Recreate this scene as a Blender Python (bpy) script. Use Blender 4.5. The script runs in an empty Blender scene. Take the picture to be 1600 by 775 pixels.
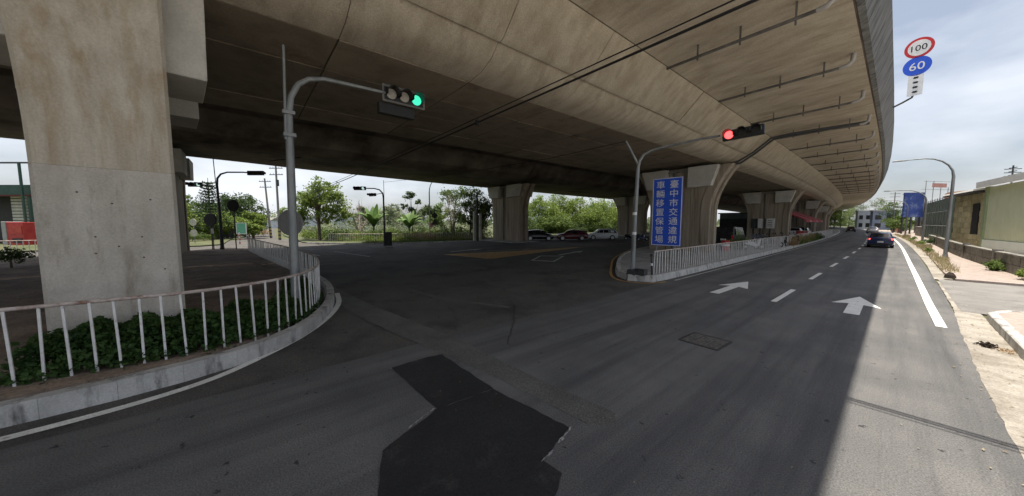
import bpy, math, random
from math import sin, cos, pi, radians, sqrt, atan2
from mathutils import Vector, Matrix
rnd = random.Random(7)
S = bpy.context.scene
C = S.collection

# ---------------------------------------------------------------- camera
CAM_H, F, PITCH, YAW = 2.5, 500.0, radians(-4.52), radians(50.2)
cd = bpy.data.cameras.new('camera')
cam = bpy.data.objects.new('camera', cd); C.objects.link(cam)
cd.sensor_fit = 'HORIZONTAL'; cd.sensor_width = 36.0; cd.lens = F / 1600 * 36
cd.clip_start = .05; cd.clip_end = 5000
cam.location = (0, 0, CAM_H); cam.rotation_euler = (pi / 2 + PITCH, 0, YAW)
S.camera = cam
FW = Vector((-sin(YAW) * cos(PITCH), cos(YAW) * cos(PITCH), sin(PITCH)))
RT = Vector((cos(YAW), sin(YAW), 0)); UP = RT.cross(FW)

def at(px, py, z=0.0):                       # photo pixel -> point on the level z
    d = FW + RT * (px - 800) / F + UP * (387.5 - py) / F
    return Vector((0, 0, CAM_H)) + d * ((z - CAM_H) / d.z)

def far(px, k):                              # photo column and depth -> plan position
    r = (px - 800) / F * k
    return (-.7683 * k + .6401 * r, .6401 * k + .7683 * r)

# ---------------------------------------------------------------- world, sun, exposure
SUN_DIR = Vector((-.030, -.03, 1)).normalized()
SUN_EL = math.asin(SUN_DIR.z); SUN_AZ = atan2(SUN_DIR.x, SUN_DIR.y)
W = bpy.data.worlds.new('World'); S.world = W; W.use_nodes = True
nt = W.node_tree; nt.nodes.clear()
out = nt.nodes.new('ShaderNodeOutputWorld'); bg = nt.nodes.new('ShaderNodeBackground')
sky = nt.nodes.new('ShaderNodeTexSky'); sky.sky_type = 'NISHITA'; sky.sun_disc = False
sky.sun_elevation = SUN_EL; sky.sun_rotation = SUN_AZ; sky.air_density = 1.0; sky.dust_density = 3.0; sky.ozone_density = 1.2
tc = nt.nodes.new('ShaderNodeTexCoord'); mp = nt.nodes.new('ShaderNodeMapping'); mp.inputs['Scale'].default_value = (1.3, 1.3, 3.4)
nz = nt.nodes.new('ShaderNodeTexNoise'); nz.inputs['Scale'].default_value = 2.1; nz.inputs['Detail'].default_value = 7; nz.inputs['Roughness'].default_value = .52
rp = nt.nodes.new('ShaderNodeValToRGB'); rp.color_ramp.elements[0].position = .36; rp.color_ramp.elements[1].position = .72
rp.color_ramp.elements[0].color = (.24, .24, .24, 1); rp.color_ramp.elements[1].color = (.88, .88, .88, 1)
mx = nt.nodes.new('ShaderNodeMix'); mx.data_type = 'RGBA'
mx.inputs['B'].default_value = (8.6, 8.9, 9.5, 1)          # thin white cloud, at the sky's own physical scale
L = nt.links.new
L(tc.outputs['Generated'], mp.inputs['Vector']); L(mp.outputs['Vector'], nz.inputs['Vector']); L(nz.outputs['Fac'], rp.inputs['Fac'])
L(rp.outputs['Color'], mx.inputs['Factor']); L(sky.outputs['Color'], mx.inputs['A'])
L(mx.outputs['Result'], bg.inputs['Color']); bg.inputs['Strength'].default_value = .08; L(bg.outputs['Background'], out.inputs['Surface'])
sl = bpy.data.lights.new('sun', 'SUN'); sl.energy = 5.0; sl.angle = radians(.55); sl.color = (1, .92, .80)
sun = bpy.data.objects.new('sun', sl); C.objects.link(sun); sun.rotation_euler = SUN_DIR.to_track_quat('Z', 'Y').to_euler(); sun.location = (0, 0, 60)
S.view_settings.view_transform = 'Standard'; S.view_settings.look = 'None'; S.view_settings.exposure = 0.70; S.view_settings.gamma = 1
S.view_settings.use_curve_mapping = False
S.cycles.max_bounces = 10; S.cycles.diffuse_bounces = 6; S.cycles.use_denoising = True

# ---------------------------------------------------------------- materials
def sr(r, g, b): return tuple(((c / 255) / 12.92 if c / 255 <= .04045 else ((c / 255 + .055) / 1.055) ** 2.4) for c in (r, g, b))

def mat(name, a, b=None, scale=2.0, rough=.85, stretch=(1, 1, 1), grain=0.0, gscale=90, bump=0.0, metal=0.0, lo=.35, hi=.65, rand=0.0, third=None, tscale=.35, tlo=.5, thi=.66, obj=False, spec=.4, detail=8, tstretch=(1, 1, 1), spots=None, sscale=6, slo=.65, shi=.7):
    m = bpy.data.materials.new(name); m.use_nodes = True; n = m.node_tree.nodes; l = m.node_tree.links.new
    p = n['Principled BSDF']; p.inputs['Roughness'].default_value = rough; p.inputs['Metallic'].default_value = metal
    p.inputs['Specular IOR Level'].default_value = spec
    b = b or a
    if obj: pos = n.new('ShaderNodeTexCoord').outputs['Object']
    else: pos = n.new('ShaderNodeNewGeometry').outputs['Position']
    def noise(sc, st, det=detail, r=.6):
        mpn = n.new('ShaderNodeMapping'); mpn.inputs['Scale'].default_value = st; l(pos, mpn.inputs['Vector'])
        t = n.new('ShaderNodeTexNoise'); t.inputs['Scale'].default_value = sc; t.inputs['Detail'].default_value = det; t.inputs['Roughness'].default_value = r
        l(mpn.outputs['Vector'], t.inputs['Vector']); return t.outputs['Fac']
    def ramp(f, x, y):
        r_ = n.new('ShaderNodeMapRange'); r_.inputs['From Min'].default_value = x; r_.inputs['From Max'].default_value = y; l(f, r_.inputs['Value']); return r_.outputs['Result']
    def mixc(f, A, B, blend='MIX'):
        x = n.new('ShaderNodeMix'); x.data_type = 'RGBA'; x.blend_type = blend
        if isinstance(f, float): x.inputs['Factor'].default_value = f
        else: l(f, x.inputs['Factor'])
        for k, v in (('A', A), ('B', B)):
            if isinstance(v, tuple): x.inputs[k].default_value = (*v, 1)
            else: l(v, x.inputs[k])
        return x.outputs['Result']
    main = noise(scale, stretch)
    col = mixc(ramp(main, lo, hi), a, b)
    if third: col = mixc(ramp(noise(tscale, tstretch, 7, .65), tlo, thi), col, third)
    if spots: col = mixc(ramp(noise(sscale, (1, 1, 1), 4, .6), slo, shi), col, spots)
    if grain:
        g = noise(gscale, (1, 1, 1), 4, .75)
        gv = n.new('ShaderNodeMapRange'); gv.inputs['From Min'].default_value = .3; gv.inputs['From Max'].default_value = .7
        gv.inputs['To Min'].default_value = 1 - grain; gv.inputs['To Max'].default_value = 1 + grain; l(g, gv.inputs['Value'])
        vm = n.new('ShaderNodeVectorMath'); vm.operation = 'SCALE'; l(col, vm.inputs[0]); l(gv.outputs['Result'], vm.inputs['Scale']); col = vm.outputs['Vector']
    if rand:
        oi = n.new('ShaderNodeObjectInfo'); rv = n.new('ShaderNodeMapRange'); rv.inputs['To Min'].default_value = 1 - rand; rv.inputs['To Max'].default_value = 1 + rand
        l(oi.outputs['Random'], rv.inputs['Value'])
        vm = n.new('ShaderNodeVectorMath'); vm.operation = 'SCALE'; l(col, vm.inputs[0]); l(rv.outputs['Result'], vm.inputs['Scale']); col = vm.outputs['Vector']
    l(col, p.inputs['Base Color'])
    if bump:
        bm = n.new('ShaderNodeBump'); bm.inputs['Strength'].default_value = bump; bm.inputs['Distance'].default_value = .02
        l(noise(gscale, (1, 1, 1), 4, .7), bm.inputs['Height']); l(bm.outputs['Normal'], p.inputs['Normal'])
    return m

def glow(name, col, e):
    m = bpy.data.materials.new(name); m.use_nodes = True; p = m.node_tree.nodes['Principled BSDF']
    p.inputs['Base Color'].default_value = (*col, 1); p.inputs['Emission Color'].default_value = (*col, 1); p.inputs['Emission Strength'].default_value = e
    return m

def leafmat(name, a, b, scale=.9, rough=.6):
    m = mat(name, a, b, scale=scale, rough=rough, lo=.38, hi=.62, spec=.25, grain=.25, gscale=9)
    nd = m.node_tree.nodes; l = m.node_tree.links.new; p = nd['Principled BSDF']; o = nd['Material Output']
    tr = nd.new('ShaderNodeBsdfTranslucent'); ad = nd.new('ShaderNodeMixShader'); ad.inputs[0].default_value = .3
    src = p.inputs['Base Color'].links[0].from_socket; l(src, tr.inputs['Color'])
    l(p.outputs['BSDF'], ad.inputs[1]); l(tr.outputs['BSDF'], ad.inputs[2]); l(ad.outputs['Shader'], o.inputs['Surface'])
    return m

M = {}
M['asphalt'] = mat('asphalt', (.084, .085, .087), (.152, .149, .146), scale=.55, grain=.6, gscale=58, bump=.5, lo=.3, hi=.7, third=(.060, .061, .065), tscale=1.0, tlo=.46, thi=.68, rough=.82, tstretch=(1.5, .07, 1), spots=(.03, .03, .032), sscale=5.5, slo=.655, shi=.70)
M['old_asphalt'] = mat('old_asphalt', (.064, .060, .055), (.108, .101, .092), scale=.45, grain=.7, gscale=52, bump=.55, lo=.3, hi=.7, third=(.042, .040, .040), tscale=.6, tlo=.48, thi=.66, rough=.86, spots=(.026, .025, .025), sscale=4, slo=.65, shi=.7)
M['trench'] = mat('trench_asphalt', (.080, .078, .074), (.128, .124, .116), scale=1.2, grain=.8, gscale=60, bump=.6, rough=.87)
M['patch'] = mat('new_asphalt', (.009, .009, .011), (.018, .018, .020), scale=1.4, grain=1.0, gscale=60, bump=.8, rough=.62, third=(.034, .033, .032), tscale=3.2, tlo=.56, thi=.74)
M['tar'] = mat('tar', (.022, .022, .022), (.05, .05, .05), scale=6, rough=.6)
M['grit'] = mat('grit', (.16, .16, .155), (.45, .45, .45), scale=14, rough=.9, grain=.5, gscale=60)
M['paint'] = mat('road_paint', (.66, .66, .63), (.78, .78, .75), scale=5, rough=.7, grain=.25, gscale=55, third=(.25, .25, .24), tscale=7, tlo=.58, thi=.72)
M['worn_paint'] = mat('worn_road_paint', (.36, .36, .34), (.6, .6, .57), scale=5, rough=.75, grain=.35, gscale=50, third=(.12, .12, .115), tscale=5, tlo=.48, thi=.68)
M['yellow_paint'] = mat('worn_yellow_paint', (.40, .235, .075), (.54, .34, .12), scale=3, rough=.75, grain=.4, gscale=40, third=(.16, .12, .08), tscale=2.5, tlo=.54, thi=.74)
M['pier'] = mat('pier_concrete', (.385, .34, .27), (.56, .515, .44), scale=2.6, stretch=(1.9, 1.9, .12), grain=.13, gscale=30, bump=.25, lo=.3, hi=.7, third=(.36, .275, .175), tscale=1.8, tlo=.5, thi=.74, tstretch=(2.2, 2.2, .08), rough=.88)
M['pier_brown_shade'] = mat('shaded_brown_pier_concrete', (.235, .195, .145), (.40, .345, .275), scale=2.4, stretch=(1.9, 1.9, .12), grain=.15, gscale=30, lo=.3, hi=.7, third=(.15, .115, .08), tscale=1.8, tlo=.5, thi=.68, tstretch=(2.2, 2.2, .08), rough=.9)  # real brown streaks, plus the shade of the deck in a darker base
M['pier_low'] = mat('pier_base_concrete', (.39, .36, .31), (.55, .52, .47), scale=2.2, stretch=(1.2, 1.2, .5), grain=.15, gscale=34, bump=.3, lo=.3, hi=.7, third=(.25, .21, .16), tscale=2.4, tlo=.55, thi=.75, tstretch=(1.4, 1.4, .3), rough=.88)
M['corbel'] = mat('corbel_concrete', (.42, .405, .37), (.52, .50, .46), scale=1.6, grain=.12, gscale=28, bump=.2, third=(.2, .18, .15), tscale=1.5, tlo=.6, thi=.8)
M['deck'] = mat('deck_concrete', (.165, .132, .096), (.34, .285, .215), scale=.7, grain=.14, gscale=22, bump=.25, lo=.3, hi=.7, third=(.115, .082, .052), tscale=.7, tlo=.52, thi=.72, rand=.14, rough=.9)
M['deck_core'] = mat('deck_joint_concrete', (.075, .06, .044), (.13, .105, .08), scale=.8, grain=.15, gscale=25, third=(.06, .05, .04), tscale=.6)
M['deck_far_shade'] = mat('far_deck_shaded_concrete', (.11, .09, .068), (.235, .20, .155), scale=.6, grain=.14, gscale=22, lo=.3, hi=.7, third=(.05, .04, .03), tscale=.3, tlo=.46, thi=.66, tstretch=(1, .7, 1), rough=.92)  # darker copy of the deck concrete, deep shade put into the colour
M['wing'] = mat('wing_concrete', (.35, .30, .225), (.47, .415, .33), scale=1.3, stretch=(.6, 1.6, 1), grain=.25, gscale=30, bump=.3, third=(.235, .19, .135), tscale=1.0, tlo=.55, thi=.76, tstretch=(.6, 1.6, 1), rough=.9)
M['parapet'] = mat('parapet_concrete', (.075, .077, .077), (.17, .17, .168), scale=2.2, stretch=(1, 1.6, .22), grain=.16, gscale=26, lo=.32, hi=.66, third=(.03, .032, .032), tscale=2.0, tlo=.5, thi=.68, tstretch=(1, 1.8, .2), rough=.9)
M['kerb'] = mat('kerb_concrete', (.36, .355, .34), (.52, .51, .49), scale=2.5, grain=.18, gscale=45, bump=.3, third=(.13, .125, .12), tscale=3.2, tlo=.53, thi=.68, tstretch=(1, 1, .25), rand=.03, rough=.9)
M['paving'] = mat('island_paving', (.27, .265, .255), (.36, .355, .34), scale=1.6, grain=.2, gscale=30, third=(.17, .16, .15), tscale=.7, tlo=.5, thi=.75)
M['gutter'] = mat('gutter_concrete', (.25, .228, .198), (.37, .345, .305), scale=1.4, grain=.3, gscale=30, bump=.4, third=(.16, .14, .112), tscale=1.1, tlo=.45, thi=.66)
M['bounce_slab'] = mat('bounce_slab_concrete', (.40, .385, .355), (.5, .485, .45), scale=.5, grain=.15, gscale=20, third=(.3, .28, .25), tscale=.4)  # pale colour of the added out-of-view slab that throws sun upwards
M['brickwalk'] = mat('pink_brick_paving', (.275, .225, .20), (.35, .30, .27), scale=2.5, grain=.25, gscale=16, third=(.33, .29, .24), tscale=.6)
M['soil'] = mat('dry_soil', (.19, .142, .105), (.29, .222, .168), scale=1.8, grain=.4, gscale=18, bump=.8, third=(.14, .105, .078), tscale=.7, rough=.95)
M['ground'] = mat('grassy_ground', (.05, .065, .022), (.10, .10, .045), scale=.4, grain=.3, gscale=6, third=(.04, .058, .018), tscale=.15)
M['white'] = mat('white_railing_paint', (.58, .575, .56), (.76, .755, .74), scale=7, rough=.5, third=(.34, .27, .21), tscale=9, tlo=.6, thi=.74)
M['rust_rail'] = mat('rusty_rail_paint', (.40, .33, .30), (.56, .50, .465), scale=5, rough=.7, third=(.22, .12, .08), tscale=6, tlo=.5, thi=.7)
M['galv'] = mat('galvanised_steel', (.17, .185, .19), (.27, .285, .29), scale=3, rough=.5, metal=.25, stretch=(1, 1, .3), third=(.20, .19, .175), tscale=4, tlo=.55, thi=.72)
M['dark_steel'] = mat('dark_steel', (.030, .033, .036), (.055, .058, .06), scale=4, rough=.55)
M['black'] = mat('matt_black', (.012, .012, .013), (.022, .022, .023), scale=6, rough=.55)
M['pipe'] = mat('grey_drain_pipe', (.085, .08, .075), (.15, .145, .135), scale=3, rough=.6)
M['pvc'] = mat('pale_drain_elbow', (.27, .26, .245), (.37, .36, .34), scale=4, rough=.5)
M['cable'] = mat('black_cable', (.010, .010, .010), (.018, .018, .018), scale=3, rough=.6)
M['blue_sign'] = mat('blue_sign_sheet', (.014, .085, .60), (.02, .10, .68), scale=1.3, rough=.4, spec=.5)
M['sign_white'] = mat('white_sign_sheet', (.68, .69, .69), (.8, .8, .8), scale=3, rough=.45)
M['sign_red'] = mat('red_sign_sheet', (.50, .022, .03), (.58, .035, .04), scale=3, rough=.45)
M['sign_grey'] = mat('grey_sign_back', (.30, .30, .295), (.37, .37, .365), scale=3, rough=.6)
M['lens_red'] = glow('red_lens_lit', (1.0, .07, .07), 2.2)
M['lens_green'] = glow('green_lens_lit', (.05, .72, .42), .75)
M['lens_pale'] = mat('unlit_lens', (.30, .27, .22), (.42, .39, .33), scale=9, rough=.35)
M['lens_dark'] = mat('dark_lens', (.02, .02, .02), (.035, .033, .03), scale=9, rough=.3)
M['lens_white'] = glow('pale_green_lens_lit', (.6, .85, .8), .5)
M['bark'] = mat('bark', (.085, .062, .045), (.17, .13, .1), scale=4, stretch=(2, 2, .4), rough=.95)
M['pale_bark'] = mat('dead_bark', (.2, .17, .145), (.32, .28, .245), scale=4, stretch=(2, 2, .4), rough=.95)
M['wood_pole'] = mat('utility_pole_concrete', (.22, .20, .175), (.33, .31, .275), scale=2, stretch=(1, 1, .3), rough=.9)
M['leaf_bright'] = leafmat('bright_leaf', (.13, .20, .035), (.25, .32, .075))
M['leaf_mid'] = leafmat('mid_leaf', (.085, .14, .03), (.16, .22, .06))
M['leaf_dark'] = leafmat('dark_leaf', (.038, .072, .02), (.08, .12, .038))
M['leaf_pine'] = leafmat('pine_leaf', (.025, .05, .022), (.055, .088, .04))
M['leaf_banana'] = leafmat('banana_leaf', (.11, .2, .06), (.2, .3, .11))
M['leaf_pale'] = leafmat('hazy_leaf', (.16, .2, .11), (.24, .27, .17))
M['leaf_ivy'] = leafmat('ivy_leaf', (.028, .065, .018), (.07, .13, .034), scale=5)
M['straw'] = leafmat('dry_straw', (.34, .29, .16), (.44, .39, .24), scale=2)
M['rust_plant'] = leafmat('rusty_dry_plant', (.30, .19, .11), (.42, .32, .18), scale=2)
M['glass'] = mat('car_glass', (.012, .014, .016), (.02, .022, .025), rough=.08, spec=.7)
M['tyre'] = mat('tyre_rubber', (.013, .013, .013), (.022, .022, .022), rough=.85)
M['rim'] = mat('alloy_rim', (.42, .42, .43), (.5, .5, .5), rough=.35, metal=.6)
M['car_black'] = mat('black_car_paint', (.012, .013, .015), (.018, .019, .021), rough=.22, spec=.6)
M['car_maroon'] = mat('maroon_car_paint', (.10, .012, .018), (.13, .018, .024), rough=.25, spec=.6)
M['car_white'] = mat('white_car_paint', (.68, .70, .72), (.75, .76, .78), rough=.25, spec=.6)
M['car_blue'] = mat('blue_car_paint', (.016, .028, .09), (.022, .038, .12), rough=.22, spec=.6)
M['tail'] = mat('tail_light', (.45, .02, .02), (.6, .05, .04), rough=.25)
M['tail_lit'] = glow('tail_light_lit', (1, .13, .11), 1.2)
M['headlamp'] = mat('headlight_glass', (.6, .6, .62), (.75, .75, .76), rough=.15)
M['beige_clad'] = mat('beige_green_cladding', (.63, .69, .48), (.70, .76, .55), scale=.7, rough=.6, third=(.66, .60, .47), tscale=.5, tlo=.58, thi=.75)
M['green_trim'] = mat('green_trim', (.30, .38, .22), (.36, .44, .27), scale=2, rough=.6)
M['white_base'] = mat('white_green_render', (.72, .82, .76), (.78, .86, .8), scale=1, rough=.8)
M['roof_white'] = mat('pale_metal_roof', (.70, .70, .67), (.8, .8, .77), scale=1.2, rough=.55)
M['stone'] = mat('ochre_stone_cladding', (.46, .42, .24), (.58, .54, .35), scale=2.2, rough=.9, grain=.2, gscale=10, rand=.22)
M['rust_dark'] = mat('dark_red_strip', (.09, .02, .018), (.13, .03, .026), scale=3)
M['dark_open'] = mat('dark_opening', (.012, .012, .014), (.02, .02, .022), rough=.5)
M['net'] = mat('green_scaffold_net', (.065, .105, .085), (.11, .16, .13), scale=1.4, stretch=(1, 1, .4), rough=.9)
M['blue_board'] = mat('blue_billboard', (.03, .06, .24), (.05, .095, .34), scale=.9, rough=.6, third=(.22, .27, .36), tscale=.9, tlo=.52, thi=.68)
M['grey_wall'] = mat('weathered_wall', (.15, .145, .125), (.26, .25, .22), scale=1.6, grain=.2, gscale=18, third=(.09, .085, .07), tscale=1, rand=.1)
M['orange'] = mat('orange_tarp', (.60, .24, .08), (.72, .34, .14), scale=1.5, rough=.7)
M['pinkroof'] = mat('pink_roof', (.52, .25, .21), (.62, .34, .3), scale=1.5, rough=.7)
M['red'] = mat('red_paint', (.36, .025, .025), (.46, .045, .04), scale=2.5, rough=.5)
M['awning'] = mat('red_awning', (.25, .016, .028), (.34, .03, .045), scale=2, rough=.75)
M['awning_stripe'] = mat('pale_awning_stripe', (.42, .16, .17), (.5, .22, .22), scale=2, rough=.75)
M['grey_sheet'] = mat('grey_blue_sheet', (.10, .11, .125), (.17, .18, .2), scale=1.3, rough=.7)
M['green_paint'] = mat('green_frame_paint', (.022, .06, .045), (.035, .085, .062), scale=2, rough=.6)
M['green_board'] = mat('green_board', (.10, .35, .22), (.16, .42, .29), scale=2, rough=.6)
M['cream'] = mat('cream_disc', (.40, .40, .33), (.5, .5, .42), scale=3, rough=.6)
M['tiger'] = mat('yellow_band', (.5, .35, .05), (.62, .45, .08), scale=3, rough=.7)
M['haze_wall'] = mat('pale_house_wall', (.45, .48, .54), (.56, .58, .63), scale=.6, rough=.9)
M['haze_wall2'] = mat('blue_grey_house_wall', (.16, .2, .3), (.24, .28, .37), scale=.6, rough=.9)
M['box_white'] = mat('white_cabinet_paint', (.6, .6, .58), (.7, .7, .68), scale=3, rough=.5)
M['debris'] = mat('burnt_debris', (.015, .012, .01), (.05, .035, .025), scale=20, rough=.95)
M['litter'] = mat('dry_leaf_litter', (.16, .12, .07), (.34, .29, .2), scale=9, rough=.9)
M['cone'] = mat('orange_cone', (.6, .1, .05), (.7, .16, .08), scale=3, rough=.6)
M['plate'] = mat('licence_plate', (.6, .6, .58), (.7, .7, .68), scale=3, rough=.5)

# ---------------------------------------------------------------- mesh builder
class B:
    def __init__(s): s.v, s.f = [], []
    def add(s, vs, fs):
        o = len(s.v); s.v += [tuple(x) for x in vs]; s.f += [tuple(i + o for i in f) for f in fs]; return s
    def box(s, c, d, rz=0, rx=0, ry=0, taper=1):
        R = Matrix.Rotation(rz, 3, 'Z') @ Matrix.Rotation(ry, 3, 'Y') @ Matrix.Rotation(rx, 3, 'X'); vs = []
        for z in (-.5, .5):
            t = taper if z > 0 else 1
            for x, y in ((-.5, -.5), (.5, -.5), (.5, .5), (-.5, .5)):
                vs.append(R @ Vector((x * d[0] * t, y * d[1] * t, z * d[2])) + Vector(c))
        return s.add(vs, [(3, 2, 1, 0), (4, 5, 6, 7), (0, 1, 5, 4), (1, 2, 6, 5), (2, 3, 7, 6), (3, 0, 4, 7)])
    def tube(s, pts, r, n=8, cap=True):
        pts = [Vector(p) for p in pts]; rs = r if isinstance(r, (list, tuple)) else [r] * len(pts)
        vs = []; fs = []; ref = None
        for i, p in enumerate(pts):
            d = (pts[min(i + 1, len(pts) - 1)] - pts[max(i - 1, 0)]).normalized()
            if ref is None: ref = Vector((0, 0, 1)) if abs(d.z) < .9 else Vector((1, 0, 0))
            a = d.cross(ref).normalized(); b = d.cross(a); ref = -b if False else ref
            for k in range(n):
                t = 2 * pi * k / n; vs.append(p + (a * cos(t) + b * sin(t)) * rs[i])
        for i in range(len(pts) - 1):
            for k in range(n):
                k2 = (k + 1) % n; fs.append((i * n + k, i * n + k2, (i + 1) * n + k2, (i + 1) * n + k))
        if cap: fs += [tuple(range(n - 1, -1, -1)), tuple(range((len(pts) - 1) * n, len(pts) * n))]
        return s.add(vs, [f[::-1] for f in fs])
    def disc(s, c, nrm, r, th, n=28, r2=None):      # a thick round plate facing nrm
        c = Vector(c); nrm = Vector(nrm).normalized(); return s.tube([c - nrm * th / 2, c + nrm * th / 2], [r, r2 or r], n)
    def prism(s, poly, z0, z1):
        n = len(poly); a = sum(poly[i][0] * poly[(i + 1) % n][1] - poly[(i + 1) % n][0] * poly[i][1] for i in range(n))
        if a < 0: poly = poly[::-1]
        z0f = z0 if callable(z0) else (lambda x, y: z0); z1f = z1 if callable(z1) else (lambda x, y: z1)
        vs = [(x, y, z0f(x, y)) for x, y in poly] + [(x, y, z1f(x, y)) for x, y in poly]
        return s.add(vs, [tuple(range(n - 1, -1, -1)), tuple(range(n, 2 * n))] + [(i, (i + 1) % n, n + (i + 1) % n, n + i) for i in range(n)])
    def sheet(s, poly, z):
        n = len(poly); a = sum(poly[i][0] * poly[(i + 1) % n][1] - poly[(i + 1) % n][0] * poly[i][1] for i in range(n))
        if a < 0: poly = poly[::-1]
        return s.add([(x, y, z) for x, y in poly], [tuple(range(n))])
    def loft(s, rings, close=True, cap=True):
        n = len(rings[0]); vs = [p for r in rings for p in r]; fs = []
        for i in range(len(rings) - 1):
            for k in range(n if close else n - 1):
                k2 = (k + 1) % n; fs.append((i * n + k, i * n + k2, (i + 1) * n + k2, (i + 1) * n + k))
        if cap: fs += [tuple(range(n - 1, -1, -1)), tuple(range((len(rings) - 1) * n, len(rings) * n))]
        return s.add(vs, fs)
    def mesh(s, name, m, smooth=None):
        me = bpy.data.meshes.new(name); me.from_pydata(s.v, [], s.f); me.materials.append(m)
        if smooth is not None:
            me.shade_smooth(); me.set_sharp_from_angle(angle=radians(smooth))
        me.update(); return me
    def ob(s, name, m, parent=None, smooth=None, bevel=0, fix=False):
        me = s.mesh(name, m, smooth)
        if fix:
            import bmesh
            bm = bmesh.new(); bm.from_mesh(me); bmesh.ops.recalc_face_normals(bm, faces=bm.faces); bm.to_mesh(me); bm.free()
        o = bpy.data.objects.new(name, me); C.objects.link(o)
        if parent: o.parent = parent
        if bevel:
            bv = o.modifiers.new('bevel', 'BEVEL'); bv.width = bevel; bv.segments = 2; bv.limit_method = 'ANGLE'
        return o

def tag(o, label=None, cat=None, group=None, kind=None):
    for k, v in (('label', label), ('category', cat), ('group', group), ('kind', kind)):
        if v: o[k] = v
    return o
def thing(name, label, cat, loc=(0, 0, 0), rz=0, group=None):
    o = bpy.data.objects.new(name, None); o.empty_display_size = .2; C.objects.link(o); o.location = loc; o.rotation_euler = (0, 0, rz)
    return tag(o, label, cat, group)
def place(me, name, parent=None, loc=(0, 0, 0), rz=0):
    o = bpy.data.objects.new(name, me); C.objects.link(o); o.location = loc; o.rotation_euler = (0, 0, rz)
    if parent: o.parent = parent
    return o
def clone(o, parent=None):
    c = o.copy(); C.objects.link(c)
    if parent: c.parent = parent
    for ch in o.children: clone(ch, c)
    return c
def bend(Y): return -(max(0.0, Y - 30)) ** 2 / 2600      # the road and the viaduct swing left far ahead
def bx(x, Y): return (x + bend(Y), Y)
def path_len(p): return [0] + [sum((Vector(p[j + 1]) - Vector(p[j])).length for j in range(i + 1)) for i in range(len(p) - 1)]
def along(p, step, start=0.0):
    """points and headings at even steps along a polyline"""
    p = [Vector((*q[:2], 0)) for q in p]; res = []; s = start; acc = 0
    for a, b in zip(p, p[1:]):
        l_ = (b - a).length
        while s <= acc + l_:
            q = a + (b - a) * ((s - acc) / l_); res.append((q.x, q.y, atan2(b.y - a.y, b.x - a.x))); s += step
        acc += l_
    return res
def smooth_path(p, it=2):
    p = [tuple(q[:2]) for q in p]
    for _ in range(it):
        q = [p[0]]
        for a, b in zip(p, p[1:]):
            q += [(a[0] * .75 + b[0] * .25, a[1] * .75 + b[1] * .25), (a[0] * .25 + b[0] * .75, a[1] * .25 + b[1] * .75)]
        p = q + [p[-1]]
    return p
def offset(p, d):
    res = []
    for i, q in enumerate(p):
        a = Vector(p[max(i - 1, 0)]); b = Vector(p[min(i + 1, len(p) - 1)]); t = (b - a).normalized(); res.append((q[0] - t.y * d, q[1] + t.x * d))
    return res
def ribbon(p, w, z): # flat painted band along p
    a = offset(p, w / 2); b_ = offset(p, -w / 2); n = len(p)
    return B().add([(x, y, z) for x, y in a] + [(x, y, z) for x, y in b_], [(i, n + i, n + i + 1, i + 1) for i in range(n - 1)])
def jag(poly, step=.12, amp=.02):
    res = []
    for i in range(len(poly)):
        a = Vector(poly[i]); b = Vector(poly[(i + 1) % len(poly)]); n = max(1, int((b - a).length / step))
        for k in range(n):
            q = a + (b - a) * k / n; res.append((q.x + rnd.uniform(-amp, amp), q.y + rnd.uniform(-amp, amp)))
    return res

# ================================================================= GROUND AND ROADS
tag(B().sheet([(-1500, -1500), (1500, -1500), (1500, 1500), (-1500, 1500)], -.03).ob('ground', M['ground']), kind='structure')
EDGE = 1.12                                                           # asphalt edge at the right gutter
ys = [-80, -20, 0, 3.35, 10.3, 20, 30] + list(range(40, 330, 10))
lft = [(-6.2, y) for y in ys if y <= 10.3] + [bx(-6.1, y) for y in ys if y > 10.3]
rgt = [bx(EDGE + (.0 if y < 12 else .1), y) for y in ys]
rgt = [(x + rnd.uniform(-.02, .02), y) for x, y in rgt]
road = tag(B().sheet(lft + rgt[::-1], 0).ob('main_road', M['asphalt']), kind='structure')
cross = tag(B().sheet([(-6.2, -80), (-6.2, 10.3), (-6.1, 20), (-6.1, 30)] + [bx(-6.1, y) for y in range(40, 200, 20)] + [(-60, 200), (-60, 60), (-60, 3.6), (-75, 4.4), (-130, 7.2), (-400, 28), (-400, 10), (-130, 1.6), (-75, -.3), (-60, -1.0), (-60, -80)], -.004).ob('cross_road', M['old_asphalt']), kind='structure')
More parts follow.
